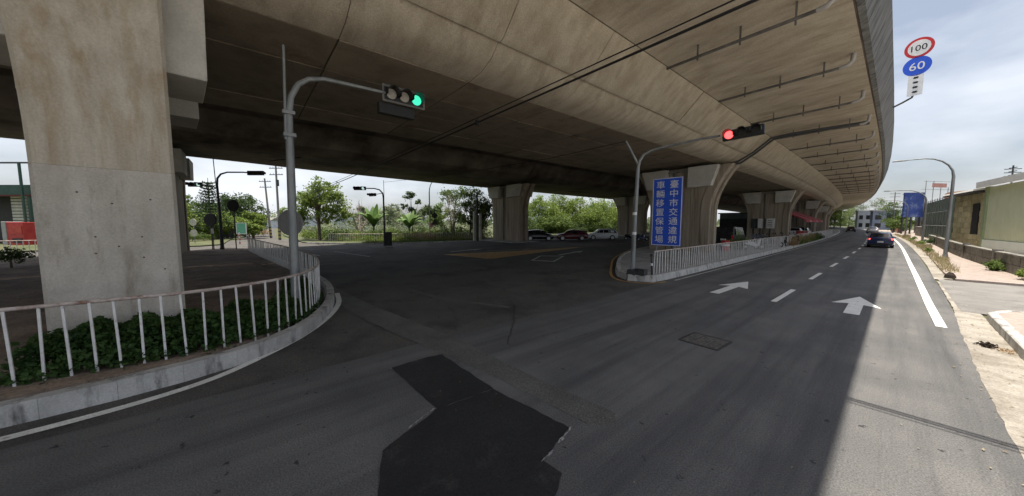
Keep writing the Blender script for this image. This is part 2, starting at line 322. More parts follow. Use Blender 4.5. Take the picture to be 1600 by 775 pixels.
# reinstated trench and fresh patches
trench = B().sheet(jag([(-14, 2.55), (-9.8, 2.86), (-7.9, 3.14), (-6.2, 3.36), (-3.2, 3.52), (-2.25, 3.62), (-2.05, 3.42), (-2.3, 3.14), (-3.8, 3.05), (-5.4, 2.76), (-9.0, 2.2), (-14, 1.98)], .3, .025), .0045).ob('trench_strip', M['trench'], cross)
PA = [(-5.43, 1.82), (-5.46, 2.33), (-5.40, 2.75), (-3.75, 2.76), (-3.80, 1.86)]
PB = [(-3.795, 1.84), (-3.745, 2.75), (-2.41, 2.92), (-2.23, 2.28), (-1.98, 2.30), (-1.55, 1.5), (-1.9, .4), (-2.77, .75), (-3.46, 1.04)]
pa = B().sheet(jag(PA, .1, .012), .0085).ob('asphalt_patch', M['patch'], road); pb = B().sheet(jag(PB, .1, .012), .0085).ob('asphalt_patch', M['patch'], road)
for q in ([(-2.40, 2.93), (-2.30, 2.6), (-2.22, 2.26)], [(-2.75, 2.89), (-2.41, 2.94)], [(-3.62, 1.35), (-3.72, 1.55), (-3.83, 1.83)], [(-5.44, 1.80), (-5.3, 1.81)]):
    q = jag(q + q[-1:], .05, .012)[:-1]
    n = len(q); b = B()
    for (x0, y0), (x1, y1) in zip(q[:-2], q[1:-1]):
        w0, w1 = rnd.uniform(.001, .012), rnd.uniform(.001, .013)
        if rnd.random() < .7 and abs(x1 - x0) + abs(y1 - y0) < .3: b.add([(x0 - w0, y0, .0125), (x0 + w0, y0 + w0, .0125), (x1 + w1, y1 + w1, .0125), (x1 - w1, y1, .0125)], [(0, 1, 2, 3)])
    if b.f: tag(b.ob('patch_edge_grit', M['grit'], road), kind='stuff')
# tar joint between the two surfaces, cracks
ribbon(smooth_path([(-6.15, 3.4), (-6.05, 5), (-5.98, 7.5), (-5.85, 10.3), (-6.0, 12.4)]), .05, .005).ob('asphalt_joint', M['trench'], road)
for q in ([(-13.6, 7.3), (-10.5, 7.2), (-7.8, 6.5), (-6.6, 5.7), (-5.6, 4.6), (-4.9, 4.0)], [(-16, 5.2), (-11, 5.0), (-8.2, 4.6), (-6.3, 3.6)], [(-11, 12), (-9, 9.5), (-7.8, 8.2)]):
    q = smooth_path(q, 1); q = [(x + rnd.uniform(-.05, .05), y + rnd.uniform(-.05, .05)) for x, y in q]
    qq = []
    for a, b in zip(q, q[1:]):
        for t in (0, .25, .5, .75): qq.append((a[0] + (b[0] - a[0]) * t + rnd.uniform(-.03, .03), a[1] + (b[1] - a[1]) * t + rnd.uniform(-.03, .03)))
    ribbon(qq, .022, .0055).ob('road_crack', M['tar'], cross)
ribbon([(-11.5, 4.6), (-9.5, 4.9), (-7.2, 5.9)], .18, .0052).ob('asphalt_joint', M['trench'], cross)
# square manhole
mh = thing('manhole_cover', 'square weathered manhole cover sunk in the asphalt of the main road', 'manhole cover', (-2.46, 7.38, 0), radians(-3))
b = B()
for x, y, w, h in ((0, .365, .76, .05), (0, -.365, .76, .05), (.365, 0, .05, .68), (-.365, 0, .05, .68)): b.box((x, y, .004), (w, h, .012))
b.ob('frame', M['tar'], mh)
b = B().box((0, 0, .002), (.67, .67, .012))
for i in range(9):
    for j in range(9): b.box((-.28 + i * .07, -.28 + j * .07, .010), (.045, .02, .008), rz=(i + j) % 2 * pi / 2)
b.ob('lid', mat('manhole_iron', (.06, .057, .053), (.15, .14, .13), scale=12, rough=.7, grain=.3), mh)

# markings of the main road
def mark(poly, name='painted_arrow', m='paint', z=.0085, parent=None): return B().sheet(poly, z).ob(name, M[m], parent or road)
def arrow(x, y, l_=3.4, w=.15, hw=.48, hl=1.15, rz=0):
    p = [(-w, 0), (w, 0), (w, l_ - hl), (hw, l_ - hl - .22), (0, l_), (-hw, l_ - hl - .22), (-w, l_ - hl)]
    return [(x + a * cos(rz) - b_ * sin(rz), y + a * sin(rz) + b_ * cos(rz)) for a, b_ in p]
mark(arrow(-.66, 12.65, 3.2, .155, .52, 1.55)); mark(arrow(-4.02, 12.7, 3.6, .15, .5, 1.6, radians(-2)))
for k in range(17):
    y0 = 12.75 + k * 6.35; x0, x1 = -2.36 + min(.28, k * .05), -2.36 + min(.28, (k + .5) * .05)
    y1 = y0 + 2.9 - min(.6, k * .1); x0 += bend(y0); x1 += bend(y1)
    mark([(x0 - .075, y0), (x0 + .075, y0), (x1 + .075, y1), (x1 - .075, y1)], 'lane_dash')
ep = [(.83, 12.7), (.78, 16), (.72, 24), (.66, 30)] + [bx(.62, y) for y in range(38, 240, 10)]
ribbon(ep, .17, .0085).ob('edge_line', M['paint'], road)
wl = smooth_path([(-6.42, -14), (-6.46, -4), (-6.46, -2.4), (-6.56, -1.35), (-6.82, -.55), (-7.35, .05), (-8.1, .75), (-9.05, 1.36), (-10.1, 1.85), (-11.2, 2.2), (-12.6, 2.4)])
ribbon(wl, .15, .0065).ob('edge_line', M['paint'], cross)
ribbon([bx(-6.02, y) for y in [14.2, 20, 26, 32, 40] + list(range(50, 170, 10))], .1, .0085).ob('edge_line', M['worn_paint'], road)
yl = smooth_path([(-16.7, 30), (-15.4, 26.5), (-13.6, 22), (-12.2, 19.0), (-10.2, 15.8), (-8.7, 13.4), (-7.8, 12.45), (-7.0, 12.3), (-6.3, 12.75), (-6.12, 13.6)])
ribbon(yl, .12, .0105).ob('yellow_kerb_line', M['yellow_paint'], cross)
# yellow hatched wedge, diamond, arrow and stop bars of the road under the viaduct
mark([(-22.8, 11.9), (-18.2, 12.8), (-17.9, 13.3), (-19.2, 19.5), (-20.4, 26), (-20.9, 26), (-21.4, 19)], 'yellow_wedge', 'yellow_paint', .005, cross)
ribbon([(-20.6, 26), (-20.9, 34), (-21.1, 44)], .14, .005).ob('yellow_centre_line', M['yellow_paint'], cross)
dm = [(-15.45, 14.5), (-13.9, 15.1), (-15.9, 18.4), (-17.2, 17.1)]
dc = Vector((sum(p[0] for p in dm) / 4, sum(p[1] for p in dm) / 4))
b = B()
for i in range(4):
    a, c_ = Vector(dm[i]), Vector(dm[(i + 1) % 4]); b.add([(*a, .005), (*c_, .005), (*(c_ + (dc - c_) * .17), .005), (*(a + (dc - a) * .17), .005)], [(0, 1, 2, 3)])
b.ob('diamond_marking', M['worn_paint'], cross)
mark(arrow(-16.65, 18.6, 4.6, .16, .5, 1.6, radians(14)), 'painted_arrow', 'worn_paint', .005, cross)
mark(arrow(-24.5, 13.5, 4.2, .16, .5, 1.6, radians(12)), 'painted_arrow', 'worn_paint', .005, cross)
for q in ([at(522, 393), at(578, 401)], [at(478, 390), at(545, 388)], [at(470, 393), at(500, 400)], [at(760, 392), at(830, 389)]):
    ribbon([q[0][:2], q[1][:2]], .16, .005).ob('stop_line', M['worn_paint'], cross)

# right side: gutter slab, kerb, brick walk, side road
g = [(EDGE - .06, -10), (EDGE - .1, 3), (1.0, 8.5), (1.08, 12.4), (1.2, 16), (1.24, 22.6)]
tag(B().sheet(jag([(x, y) for x, y in g] + [(1.62, 22.6), (1.62, -10)], .18, .012), .0045).ob('gutter_slab', M['gutter']), kind='structure')
tag(B().sheet([(1.3, 15.4), (60, 15.4), (60, 23.4), (1.3, 23.4)], .0085).ob('side_road', mat('grey_side_road', (.17, .163, .155), (.235, .225, .215), scale=.8, grain=.25, gscale=50, third=(.13, .125, .12), tscale=.7)), kind='structure')
def kerb_run(name, path, h, w=.16, step=1.0, slant=.03, n_max=90, face=1):
    """kerb stones laid one by one along a path; the road lies on the right of the path"""
    root = bpy.data.objects.new(name, None); C.objects.link(root); tag(root, kind='structure')
    st = along(path, step)[:n_max + 1]; P_ = [Vector((q[0], q[1])) for q in st]; N_ = []
    for i in range(len(P_)):
        t = (P_[min(i + 1, len(P_) - 1)] - P_[max(i - 1, 0)]).normalized(); N_.append(Vector((-t.y, t.x)))
    for a, c_, na, nc in zip(P_, P_[1:], N_, N_[1:]):
        t = (c_ - a).normalized(); hh = h + rnd.uniform(-.003, .003); j = rnd.uniform(-.0015, .0015)
        ring = lambda p, nl: [(*(p + nl * j), -.02), (*(p + nl * (slant + j)), hh - .02), (*(p + nl * (slant + .02 + j)), hh), (*(p + nl * w), hh), (*(p + nl * w), -.02)]
        B().loft([ring(c_ - t * .0015, nc), ring(a + t * .0015, na)]).ob('kerb_stone', M['kerb'], root)
    return root
KR = [(1.62, -8), (1.62, 15.0), (1.75, 15.25), (2.2, 15.35), (6, 15.35)]
kerb_run('right_kerb', KR[::-1], .21, .15, 1.0, .0)
tag(B().sheet([(5.0, -70), (60, -70), (60, 15.3), (5.0, 15.3)], .212).ob('bounce_slab', M['bounce_slab']), kind='structure')  # unseen slab, added to bounce sunlight onto the deck underside and near pier
tag(B().prism([(1.77, -10), (1.77, 14.95), (1.9, 15.18), (2.2, 15.2), (30, 15.2), (30, -10)], -.02, .205).ob('right_pavement', M['brickwalk']), kind='structure')
walk = [(1.75, 23.3), (1.6, 26), (1.62, 34)] + [bx(1.75, y) for y in range(44, 170, 12)]
walk_in = [(x + 14, y) for x, y in walk]
tag(B().prism(walk + walk_in[::-1], -.02, .10).ob('far_pavement', M['brickwalk']), kind='structure')
gv = [(1.2, 23.4), (1.26, 30)] + [bx(1.25, y) for y in range(38, 170, 12)]
tag(B().sheet(gv + [bx(1.9, y) for y in range(170, 30, -12)] + [(1.9, 23.4)], .006).ob('gutter_strip', M['gutter']), kind='structure')
kerb_run('far_right_kerb', [(x, y) for x, y in walk][::-1], .12, .15, 1.6, .015, 60)

# ================================================================= LEFT ISLAND
KL = smooth_path([(-7.1, -14), (-7.13, -5), (-7.14, -2.4), (-7.22, -1.4), (-7.45, -.45), (-7.9, .28), (-8.6, .82), (-9.5, 1.24), (-10.6, 1.62), (-12.2, 1.95), (-14.2, 2.12), (-18, 1.95), (-24, 1.35), (-34, .25)])
sgn_l = 1 if Vector(offset(KL, .3)[0]).x > Vector(KL[0]).x else -1
kerb_run('left_island_kerb', KL[::-1], .27, .30, .62, .09, 90)
inn = offset(KL, .26)
inn = [p for p in offset(KL, .26)]
if Vector(inn[0]).x > Vector(KL[0]).x: inn = offset(KL, -.26)
tag(B().prism(inn + [(-37.5, -.2), (-39.0, -1.2), (-38.4, -2.6), (-35, -6.0), (-31.5, -9.4), (-27.5, -9.8), (-27, -14)], -.02, .20).ob('left_island_soil', M['soil']), kind='structure')
# low mound of raked soil on the island
b = B(); nx, ny = 60, 30
for i in range(nx + 1):
    for j in range(ny + 1):
        x = -11 - 26 * i / nx; y = -12 + 12.6 * j / ny
        d = min(1, max(0, (1.0 - y - (x + 11) * .03) / 1.6)) * min(1, (x + 37.5) / 2) * min(1, (y + 12) / 2) * min(1, (-10.8 - x) / 1.2 + .0)
        if x < -27: d *= min(1, max(0, (y + 9.2 + (x + 31.5) * -.9) / 2)) if x < -31.5 else min(1, max(0, (y + 9.3) / 2))
        b.v.append((x, y, .185 + .12 * max(0, d) + (rnd.uniform(-.025, .025) if d > .1 else 0)))
for i in range(nx):
    for j in range(ny):
        k = i * (ny + 1) + j; b.f.append((k, k + 1, k + ny + 2, k + ny + 1))
tag(b.ob('raked_soil', M['soil'], smooth=60), kind='structure')

def railing(root, path, z, h, step, rb=.017, rail_r=.03, tilt=.0, low=True):
    pts = along(path, .5); pts.append((*path[-1], 0))
    B().tube([(x, y, z + h) for x, y, _ in pts], rail_r, 8).ob('top_rail', M['rust_rail'], root, smooth=60)
    me = B().box((0, 0, (h + .08) / 2 - .08 + .0), (rb * 1.7, rb * 1.3, h + .06)).mesh('baluster', M['white'])
    for x, y, a in along(path, step):
        o = place(me, 'baluster', root, (x + rnd.uniform(-.008, .008), y, z - .0), a); o.rotation_euler.x = rnd.uniform(-.02, .02); o.rotation_euler.y = rnd.uniform(-.025, .025)
RL = smooth_path([(-7.75, -9), (-7.86, -2.6), (-7.76, -1.4), (-7.76, -.75), (-7.92, -.2), (-8.25, .4), (-8.85, .95), (-9.7, 1.32), (-10.8, 1.62), (-12.5, 1.84), (-14.4, 1.92), (-18, 1.7), (-22.5, 1.22), (-33, .1)])
rl = thing('railing', 'white barred railing with rusty top rail curving round the left traffic island', 'railing', (0, 0, 0))
railing(rl, RL, .2, 1.10, .246)

# ================================================================= RIGHT ISLAND
KI = smooth_path([(-15.6, 60), (-15.5, 34), (-15.0, 28), (-13.5, 23), (-12.4, 20.2), (-10.8, 17.2), (-9.2, 14.6), (-8.2, 13.15), (-7.5, 12.62), (-6.8, 12.55), (-6.4, 12.95), (-6.32, 14), (-6.34, 30)] + [bx(-6.34, y) for y in range(38, 160, 10)])
kerb_run('right_island_kerb', KI, .26, .26, 1.15, .05, 160)
ii = offset(KI, .22)
if (Vector(ii[len(ii) // 2]) - Vector((-10, 20))).length > (Vector(KI[len(KI) // 2]) - Vector((-10, 20))).length: ii = offset(KI, -.22)
tag(B().prism(ii + [(-22, 150)], -.02, .235).ob('right_island_paving', M['paving']), kind='structure')
RI = [(-6.72, 13.7), (-6.74, 20), (-6.74, 30)] + [bx(-6.74, y) for y in range(36, 92, 6)]
ri = thing('railing', 'white barred railing along the road edge of the right traffic island', 'railing', (0, 0, 0))
railing(ri, RI, .24, 1.0, .27, .02)

# ================================================================= VIADUCT
def station(fn, Y): return [(x + bend(Y), Y, z) for x, z in fn(Y)]
def sec1(Y): return [(-22.6, 9.15), (-22.6, 9.05), (-18.6, 8.75), (-17.2, 7.5), (-16.9, 7.0), (-9.0, 7.0), (-8.35, 7.08), (-7.85, 7.27), (-7.5, 7.6), (-7.3, 7.64), (-6.25, 8.72), (-5.6, 8.9), (-1.2, 9.12), (-1.12, 9.3), (-1.3, 9.55), (-22.6, 9.55)]
def Lx(Y):
    t = [(-60, -33), (-3, -35.3), (5, -37.0), (18, -38.5), (50, -40.0), (400, -42)]
    for (a, xa), (b_, xb) in zip(t, t[1:]):
        if Y <= b_: return xa + (xb - xa) * (Y - a) / (b_ - a)
def sec2(Y):
    l_ = Lx(Y); return [(l_ - 3.4, 9.6), (l_ - 3.4, 9.45), (l_ - 1.4, 9.2), (l_ - .35, 8.0), (l_, 7.62), (-30.2, 7.62), (-29.2, 7.75), (-28.4, 8.15), (-28.0, 8.7), (-27.3, 9.4), (-26.6, 9.55), (-22.65, 9.7), (-22.65, 10.1), (l_ - 3.4, 10.1)]
YS = [-60, -40, -20, -12, -5, 0, 5, 12, 20, 30, 40, 50, 60, 75, 90, 110, 130, 150, 175, 200, 230, 265, 300]
d1 = thing('viaduct_deck', 'near viaduct deck with drain pipes hung under its edge over the main road', 'viaduct', (0, 0, 0), 0, 'twin viaduct decks')
d2 = thing('viaduct_deck', 'far viaduct deck beyond the first one, over the parked cars', 'viaduct', (0, 0, 0), 0, 'twin viaduct decks')
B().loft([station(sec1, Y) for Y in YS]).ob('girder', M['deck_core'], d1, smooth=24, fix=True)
B().loft([station(sec2, Y) for Y in YS]).ob('girder', M['deck_far_shade'], d2, smooth=24, fix=True)
def panel(poly, y0, y1, gap, th, name, m, parent):
    """one formwork panel: follows poly (x,z) across the deck, proud of the core"""
    n = len(poly); nr = []
    for i in range(n):
        a = Vector(poly[max(0, i - 1)]); c_ = Vector(poly[min(n - 1, i + 1)]); t = (c_ - a).normalized(); nr.append(Vector((t.y, -t.x)))
    P = [Vector(p) for p in poly]
    t0 = (P[1] - P[0]).normalized(); t1 = (P[-1] - P[-2]).normalized(); P[0] = P[0] + t0 * gap; P[-1] = P[-1] - t1 * gap
    o_ = [P[i] + nr[i] * th for i in range(n)]; i_ = [P[i] - nr[i] * .01 for i in range(n)]
    ya, yb = y0 + gap, y1 - gap
    ring = lambda Y: [(q.x + bend(Y), Y, q.y) for q in o_] + [(q.x + bend(Y), Y, q.y) for q in i_[::-1]]
    o = B().loft([ring(ya), ring(yb)]).ob(name, m, parent, smooth=30, fix=True)
    return o
xs = [-16.86, -14.9, -12.95, -11.0, -9.04]; y = -13.0; row = 0
while y < 62:
    y2 = y + 3.75
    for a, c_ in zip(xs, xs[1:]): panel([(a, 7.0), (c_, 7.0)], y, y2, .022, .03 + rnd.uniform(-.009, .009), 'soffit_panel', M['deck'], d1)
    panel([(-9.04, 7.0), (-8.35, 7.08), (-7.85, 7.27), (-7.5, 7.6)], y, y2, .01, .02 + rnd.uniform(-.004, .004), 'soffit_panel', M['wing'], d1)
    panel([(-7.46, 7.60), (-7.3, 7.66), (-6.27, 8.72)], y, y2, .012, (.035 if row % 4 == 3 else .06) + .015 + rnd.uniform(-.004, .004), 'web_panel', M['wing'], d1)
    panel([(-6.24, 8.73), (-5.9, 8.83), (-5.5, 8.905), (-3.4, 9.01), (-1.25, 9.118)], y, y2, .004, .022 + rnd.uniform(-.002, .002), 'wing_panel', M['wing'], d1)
    y = y2; row += 1
Y2 = [Y for Y in YS if Y >= y]
for Ya, Yb in zip([y] + Y2, Y2):
    if Ya == Yb: continue
    panel([(-9.04, 7.0), (-8.35, 7.08), (-7.85, 7.27), (-7.5, 7.6)], Ya, Yb, .005, .02, 'soffit_panel', M['wing'], d1)
    panel([(-16.86, 7.0), (-9.04, 7.0)], Ya, Yb, .005, .02, 'soffit_panel', M['deck'], d1)
    panel([(-7.46, 7.60), (-7.3, 7.66), (-6.27, 8.72)], Ya, Yb, .005, .03, 'web_panel', M['wing'], d1)
    panel([(-6.24, 8.73), (-5.6, 8.9), (-1.25, 9.118)], Ya, Yb, .004, .015, 'wing_panel', M['wing'], d1)
pp = lambda Y: [(x + bend(Y), Y, z) for x, z in ((-1.19, 9.105), (-1.02, 9.16), (-.60, 10.5), (-.66, 10.6), (-.86, 10.6), (-1.3, 9.6))]
B().loft([pp(Y) for Y in YS]).ob('parapet', M['parapet'], d1, smooth=20, fix=True)
def pl(Y): l_ = Lx(Y); return [(x + bend(Y), Y, z) for x, z in ((l_ - 3.45, 9.45), (l_ - 3.7, 10.9), (l_ - 3.5, 10.9), (l_ - 3.2, 10.05))]
B().loft([pl(Y) for Y in YS]).ob('parapet', M['parapet'], d2, fix=True)
# drain pipes with hangers under the near wing
for k in range(16):
    Y = 12.9 + 5.55 * k; X = bend(Y); j = rnd.uniform(-.12, .12); zl = 8.55 + rnd.uniform(-.04, .04)
    p = B().tube([(X - 6.1, Y + j, zl - .04), (X - 1.85, Y + j, zl + .06)], .055, 8).ob('drain_pipe', M['pipe'], d1, smooth=60)
    B().tube([(X - 1.86, Y + j, zl + .06), (X - 1.65, Y + j, zl + .08), (X - 1.5, Y + j, zl + .2), (X - 1.47, Y + j, 9.12)], .075, 8).ob('pipe_elbow', M['pvc'], p, smooth=60)
    for hx in (-5.0, -3.7, -2.3):
        B().box((X + hx, Y + j, (8.98 + zl - .07) / 2), (.05, .05, 9.02 - zl + .16)).ob('hanger', M['pipe'], p)
# cable conduits dropping from the wing to the pier head
for dy, dz in ((0, 0), (.55, -.05)):
    q = [(-1.5, 29.9 + dy, 8.72), (-5.0, 28.9 + dy, 8.55), (-6.0, 28.6 + dy, 8.4), (-6.9, 28.3 + dy, 7.55), (-7.8, 28.2 + dy, 7.0 + dz), (-9.2, 28.0 + dy * .3, 6.82 + dz)]
    B().tube([(x, y_, z) for x, y_, z in q], .07, 8).ob('conduit', M['dark_steel'], d1, smooth=60)
for q in ([at(470, 246, 7.58), at(455, 262, 7.58) if False else at(420, 252, 7.58)], [at(835, 262, 8.2), at(820, 285, 7.6)]):
    B().tube([tuple(v) for v in q], .035, 6).ob('conduit', M['cable'], d2)

# ---- piers
def pier(label, cx, cy, wx, wy, top, base, groove=True, flare=1.35, seam=3.45, rz=0, cz=0, cd_=.56):
    o = thing('bridge_pier', label, 'pier', (cx, cy, base), rz, 'piers carrying the viaduct decks'); H = top - base
    def ring(z):
        t = max(0, (z - (H - 3.3)) / 3.3); e = flare * t ** 1.9; hx = wx / 2 + e; hy = wy / 2; c_ = .05
        g = .24 if groove else .0; rec = .36 if groove else 0
        pr = .08                                                          # centre panels set back from the side ribs
        def half(s):                                                      # along +X (s=1) / -X (s=-1) side
            q = [(hx - c_, -hy), (hx, -hy + c_)]
            if groove: q += [(hx, -g), (hx - rec, -g + .05), (hx - rec, g - .05), (hx, g)]
            q += [(hx, hy - c_), (hx - c_, hy), (hx - .62, hy), (hx - .70, hy - pr)]
            return [(s * x, s * y) for x, y in q]
        q = half(1) + [(-(hx - .70), hy - pr), (-(hx - .62), hy)] + [(-x_, -y_) for x_, y_ in [(hx - c_, -hy), (hx, -hy + c_)]]
        q = q[:-2]
        full = []
        s1 = half(1); s2 = [(-x, -y) for x, y in s1]
        full = s1 + [(-(hx - .70), hy - pr), (-(hx - .62), hy)] + s2[:-2] + [(-(hx - .62), -hy), (-(hx - .70), -hy + pr), (hx - .70, -hy + pr), (hx - .62, -hy)]
        return [(x, y, z) for x, y in full]
    zs = [0, .5, 1.2, 2.2, seam - base]
    B().loft([ring(z) for z in zs]).ob('lower_shaft', M['pier_brown_shade' if groove else 'pier_low'], o, smooth=25, fix=True)
    z0 = seam - base; zs = [z0 + .004] + [z0 + (H - z0) * k / 9 for k in range(1, 10)]
    B().loft([[(x * .9985, y * .9985, z) for x, y, z in ring(zz)] for zz in zs]).ob('upper_shaft', M['pier_brown_shade' if groove else 'pier'], o, smooth=25, fix=True)
    for sy in (-1, 1):
        for sx in (-1, 1):
            x0, x1 = .82, wx / 2 + .12; d = cd_; y0 = sy * (wy / 2 - .06)
            pts = [(sx * x0, H - 1.55 + cz), (sx * x1, H - 1.5 + cz), (sx * (x1 + .42), H - .15), (sx * (x1 + .42), H - .02), (sx * x0, H - .02)]
            B().loft([[(x, y0, z) for x, z in pts], [(x, y0 + sy * d, z) for x, z in pts]]).ob('corbel', M['corbel'], o, bevel=.02, fix=True)
    for sx in (-1, 1):
        B().box((sx * wx * .33, 0, H + .1), (.75, .75, .22)).ob('bearing', M['dark_steel'], o)
    B().tube([(-wx * .5, -wy * .5 - .12, H - .25), (wx * .48, -wy * .5 - .12, H - .18)], .06, 8).ob('drain_pipe', M['galv'], o, smooth=60)
    B().tube([(-.35, -wy * .5 - .03, H - .1), (-.35, -wy * .5 - .03, .1)], .07, 8).ob('downpipe', M['pipe'], o, smooth=60)
    return o
pier('huge streaked pier nearest the camera behind the left railing and ivy', -11.22, -2.06, 4.5, 1.62, 6.72, .2, False, 1.15, 3.45, radians(6.6), .10, .62)
# bolt holes left by the formwork on the near pier
np_ = bpy.data.objects['bridge_pier']; mi = (Matrix.Translation(np_.location) @ Matrix.Rotation(np_.rotation_euler.z, 4, 'Z')).inverted()
for px, py in ((149, 370), (222, 370), (186, 385), (150, 396), (225, 402), (120, 300), (235, 312), (175, 318), (258, 420)):
    o_ = mi @ Vector((0, 0, CAM_H)); d_ = mi.to_3x3() @ (FW + RT * (px - 800) / F + UP * (387.5 - py) / F); q = o_ + d_ * ((2.25 - o_.x) / d_.x)
    B().disc((2.248, q.y, q.z), (1, 0, 0), .015, .012, 10).ob('bolt_hole', M['deck_core'], np_)
pier('grooved flaring pier behind the blue sign board', -11.3, 27.5, 4.6, 1.6, 6.72, .22)
pier('flaring pier behind the scooters, next along from the blue sign pier', bend(56) - 11.3, 56.4, 4.6, 1.6, 6.72, .22)
pier('pier with the red awning beside it, third along the right island', bend(85) - 11.3, 85.5, 4.6, 1.6, 6.72, .22)
pier('small distant pier behind the red awning, fourth along the right island', bend(115) - 11.3, 115, 4.6, 1.6, 6.72, .22)
pier('farthest pier seen where the right island railing ends', bend(145) - 11.3, 145, 4.6, 1.6, 6.72, .1)
pier('broad pier standing left of the black parked car', -33.45, 27.5, 5.6, 1.6, 7.33, .12)
pier('pier behind the red traffic signal pole, beside parked scooters', -32.2, 56.4, 5.2, 1.6, 7.33, .12)
pier('pier hidden mostly behind the huge near pier', -33.4, -4.25, 5.4, 1.6, 7.33, .2)
pier('dim distant pier under the far deck, seen past the grooved pier', -33.4, 86, 5.4, 1.6, 7.33, .1)
tag(B().prism([(-36.9, 25.2), (-30.1, 25.2), (-29.9, 25.6), (-29.9, 29.6), (-36.9, 29.6)], -.02, .12).ob('pier_pad', M['paving']), kind='structure')
tag(B().prism([(-36, 54), (-29, 54), (-29, 58.6), (-36, 58.6)], -.02, .12).ob('pier_pad', M['paving']), kind='structure')

# ================================================================= VEGETATION
def leaf(b, p, size, up=.35, narrow=.5):
    n = Vector((rnd.gauss(0, 1), rnd.gauss(0, 1), rnd.gauss(0, 1) + up * 2)).normalized()
    t = n.orthogonal().normalized(); t = (Matrix.Rotation(rnd.uniform(0, 2 * pi), 3, n) @ t); s = n.cross(t)
    l_ = size * rnd.uniform(.7, 1.3); w = l_ * narrow; p = Vector(p); o = len(b.v)
    b.v += [tuple(p - t * l_ * .5), tuple(p + s * w * .5 - n * l_ * .12), tuple(p + t * l_ * .5), tuple(p - s * w * .5 - n * l_ * .12)]
    b.f += [(o, o + 1, o + 2), (o, o + 2, o + 3)]
def cloud(b, c, r, n, size, shell=.5, up=.35, narrow=.5):
    """leaves in clumps through an ellipsoid"""
    k = max(5, n // 45)
    cl = []
    for _ in range(k):
        d = Vector((rnd.gauss(0, 1), rnd.gauss(0, 1), rnd.gauss(0, 1))).normalized() * (shell + (1 - shell) * rnd.random()) ; cl.append((d, rnd.uniform(.16, .34)))
    for _ in range(n):
        d, s = rnd.choice(cl); q = d + Vector((rnd.gauss(0, s), rnd.gauss(0, s), rnd.gauss(0, s * .8)))
        leaf(b, (c[0] + q.x * r[0], c[1] + q.y * r[1], c[2] + q.z * r[2]), size, up, narrow)
def tree(label, x, y, lobes, leafm, n, size, trunk_r=.16, z0=-.02, stems=1, name='tree', cat='tree', group=None, barkm='bark', shell=.45, narrow=.5):
    o = thing(name, label, cat, (x, y, z0), 0, group)
    tb = B()
    top = max(l_[2] for l_ in lobes)
    for s in range(stems):
        ox, oy = (rnd.uniform(-.25, .25), rnd.uniform(-.15, .15)) if stems > 1 else (0, 0)
        fx, fy = (rnd.uniform(-.9, .9), rnd.uniform(-.5, .5)) if stems > 1 else (rnd.uniform(-.2, .2), rnd.uniform(-.2, .2))
        tb.tube([(ox, oy, 0), (ox * 1.2 + fx * .25, oy + fy * .3, top * .3), (ox + fx * .7, oy + fy * .7, top * .62), (ox + fx, oy + fy, top * .95)], [trunk_r * 1.25, trunk_r, trunk_r * .7, trunk_r * .25], 7)
    for lx, ly, lz, r in lobes:
        tb.tube([(lx * .1, ly * .1, top * .3), (lx * .5, ly * .5, (lz + top * .35) / 2), (lx * .95, ly * .95, lz)], [trunk_r * .55, trunk_r * .35, trunk_r * .12], 5)
    tb.ob('trunk', M[barkm], o, smooth=60)
    cb = B(); tot = sum(l_[3] ** 2 for l_ in lobes)
    for lx, ly, lz, r in lobes: cloud(cb, (lx, ly, lz), (r, r, r * .8), int(1.9 * n * r * r / tot), size * 1.08, shell, narrow=narrow)
    cb.ob('crown', M[leafm], o)
    return o
def lobes(w, h0, h1, k=9, d=None):
    res = []
    for i in range(k):
        a = rnd.uniform(0, 2 * pi); t = rnd.random(); z = h0 + (h1 - h0) * (i + .5) / k; f = sin(pi * min(1, max(.12, (z - h0) / (h1 - h0) * .8 + .15)))
        res.append((cos(a) * w * .34 * f, sin(a) * (d or w) * .34 * f, z, w * rnd.uniform(.22, .33) * (.6 + .4 * f)))
    return res

# ivy over the kerb edge at the foot of the near pier
b = B(); ip = along(RL, .02, 5.0)
for _ in range(25000):
    x, y, a = rnd.choice(ip[:int(len(ip) * .27)]); d = rnd.random() ** .8 * 1.35; nx_, ny_ = sin(a), -cos(a)
    if (x - nx_ * -.1 - (-15)) < 0: continue
    cx_, cy_ = -11.2, -2.0; v = Vector((cx_ - x, cy_ - y)).normalized()
    px_, py_ = x + v.x * (d - .05), y + v.y * (d - .05)
    hmax = .10 + (.56 if y < -.9 else .68) * min(1, d / .4) * (.65 + .35 * sin(x * 5 + y * 3.1) * sin(y * 4.3 + 1))
    if y < -2.75: continue
    if y > .95 and d > .9: continue
    leaf(b, (px_, py_, .2 + hmax * rnd.random() ** .45), .085, .5, .85)
for _ in range(240):
    x, y, a = rnd.choice(ip[:int(len(ip) * .25)])
    if y < -2.6 or sin(x * 9 + y * 7) < .55: continue
    leaf(b, (x + rnd.uniform(.0, .22), y + rnd.uniform(-.03, .03), .24 + rnd.uniform(-.10, .08)), .075, .2, .85)
tag(b.ob('ivy', M['leaf_ivy']), kind='stuff')

# ---- beyond the far left kerb
VK = [(-47, 5.4), (-44.5, 6.2), (-41.5, 8.3), (-39.3, 10.4), (-37.9, 14), (-37.0, 19), (-36.7, 25), (-36.9, 30), (-37.3, 60), (-37.5, 100)]
tag(B().prism(smooth_path(VK) + [(-140, 100), (-140, 9.2), (-75, 5.6)], -.02, .13).ob('far_verge', M['ground']), kind='structure')
kerb_run('far_left_kerb', VK[::-1][2:], .16, .2, 2.0, .02, 60)
tag(B().prism([(-47.5, -14), (-46.6, -3.6), (-48.2, -2.0), (-75, -1.4), (-130, .6), (-200, 3), (-200, -60), (-47.5, -60)], -.02, .12).ob('left_verge', M['ground']), kind='structure')

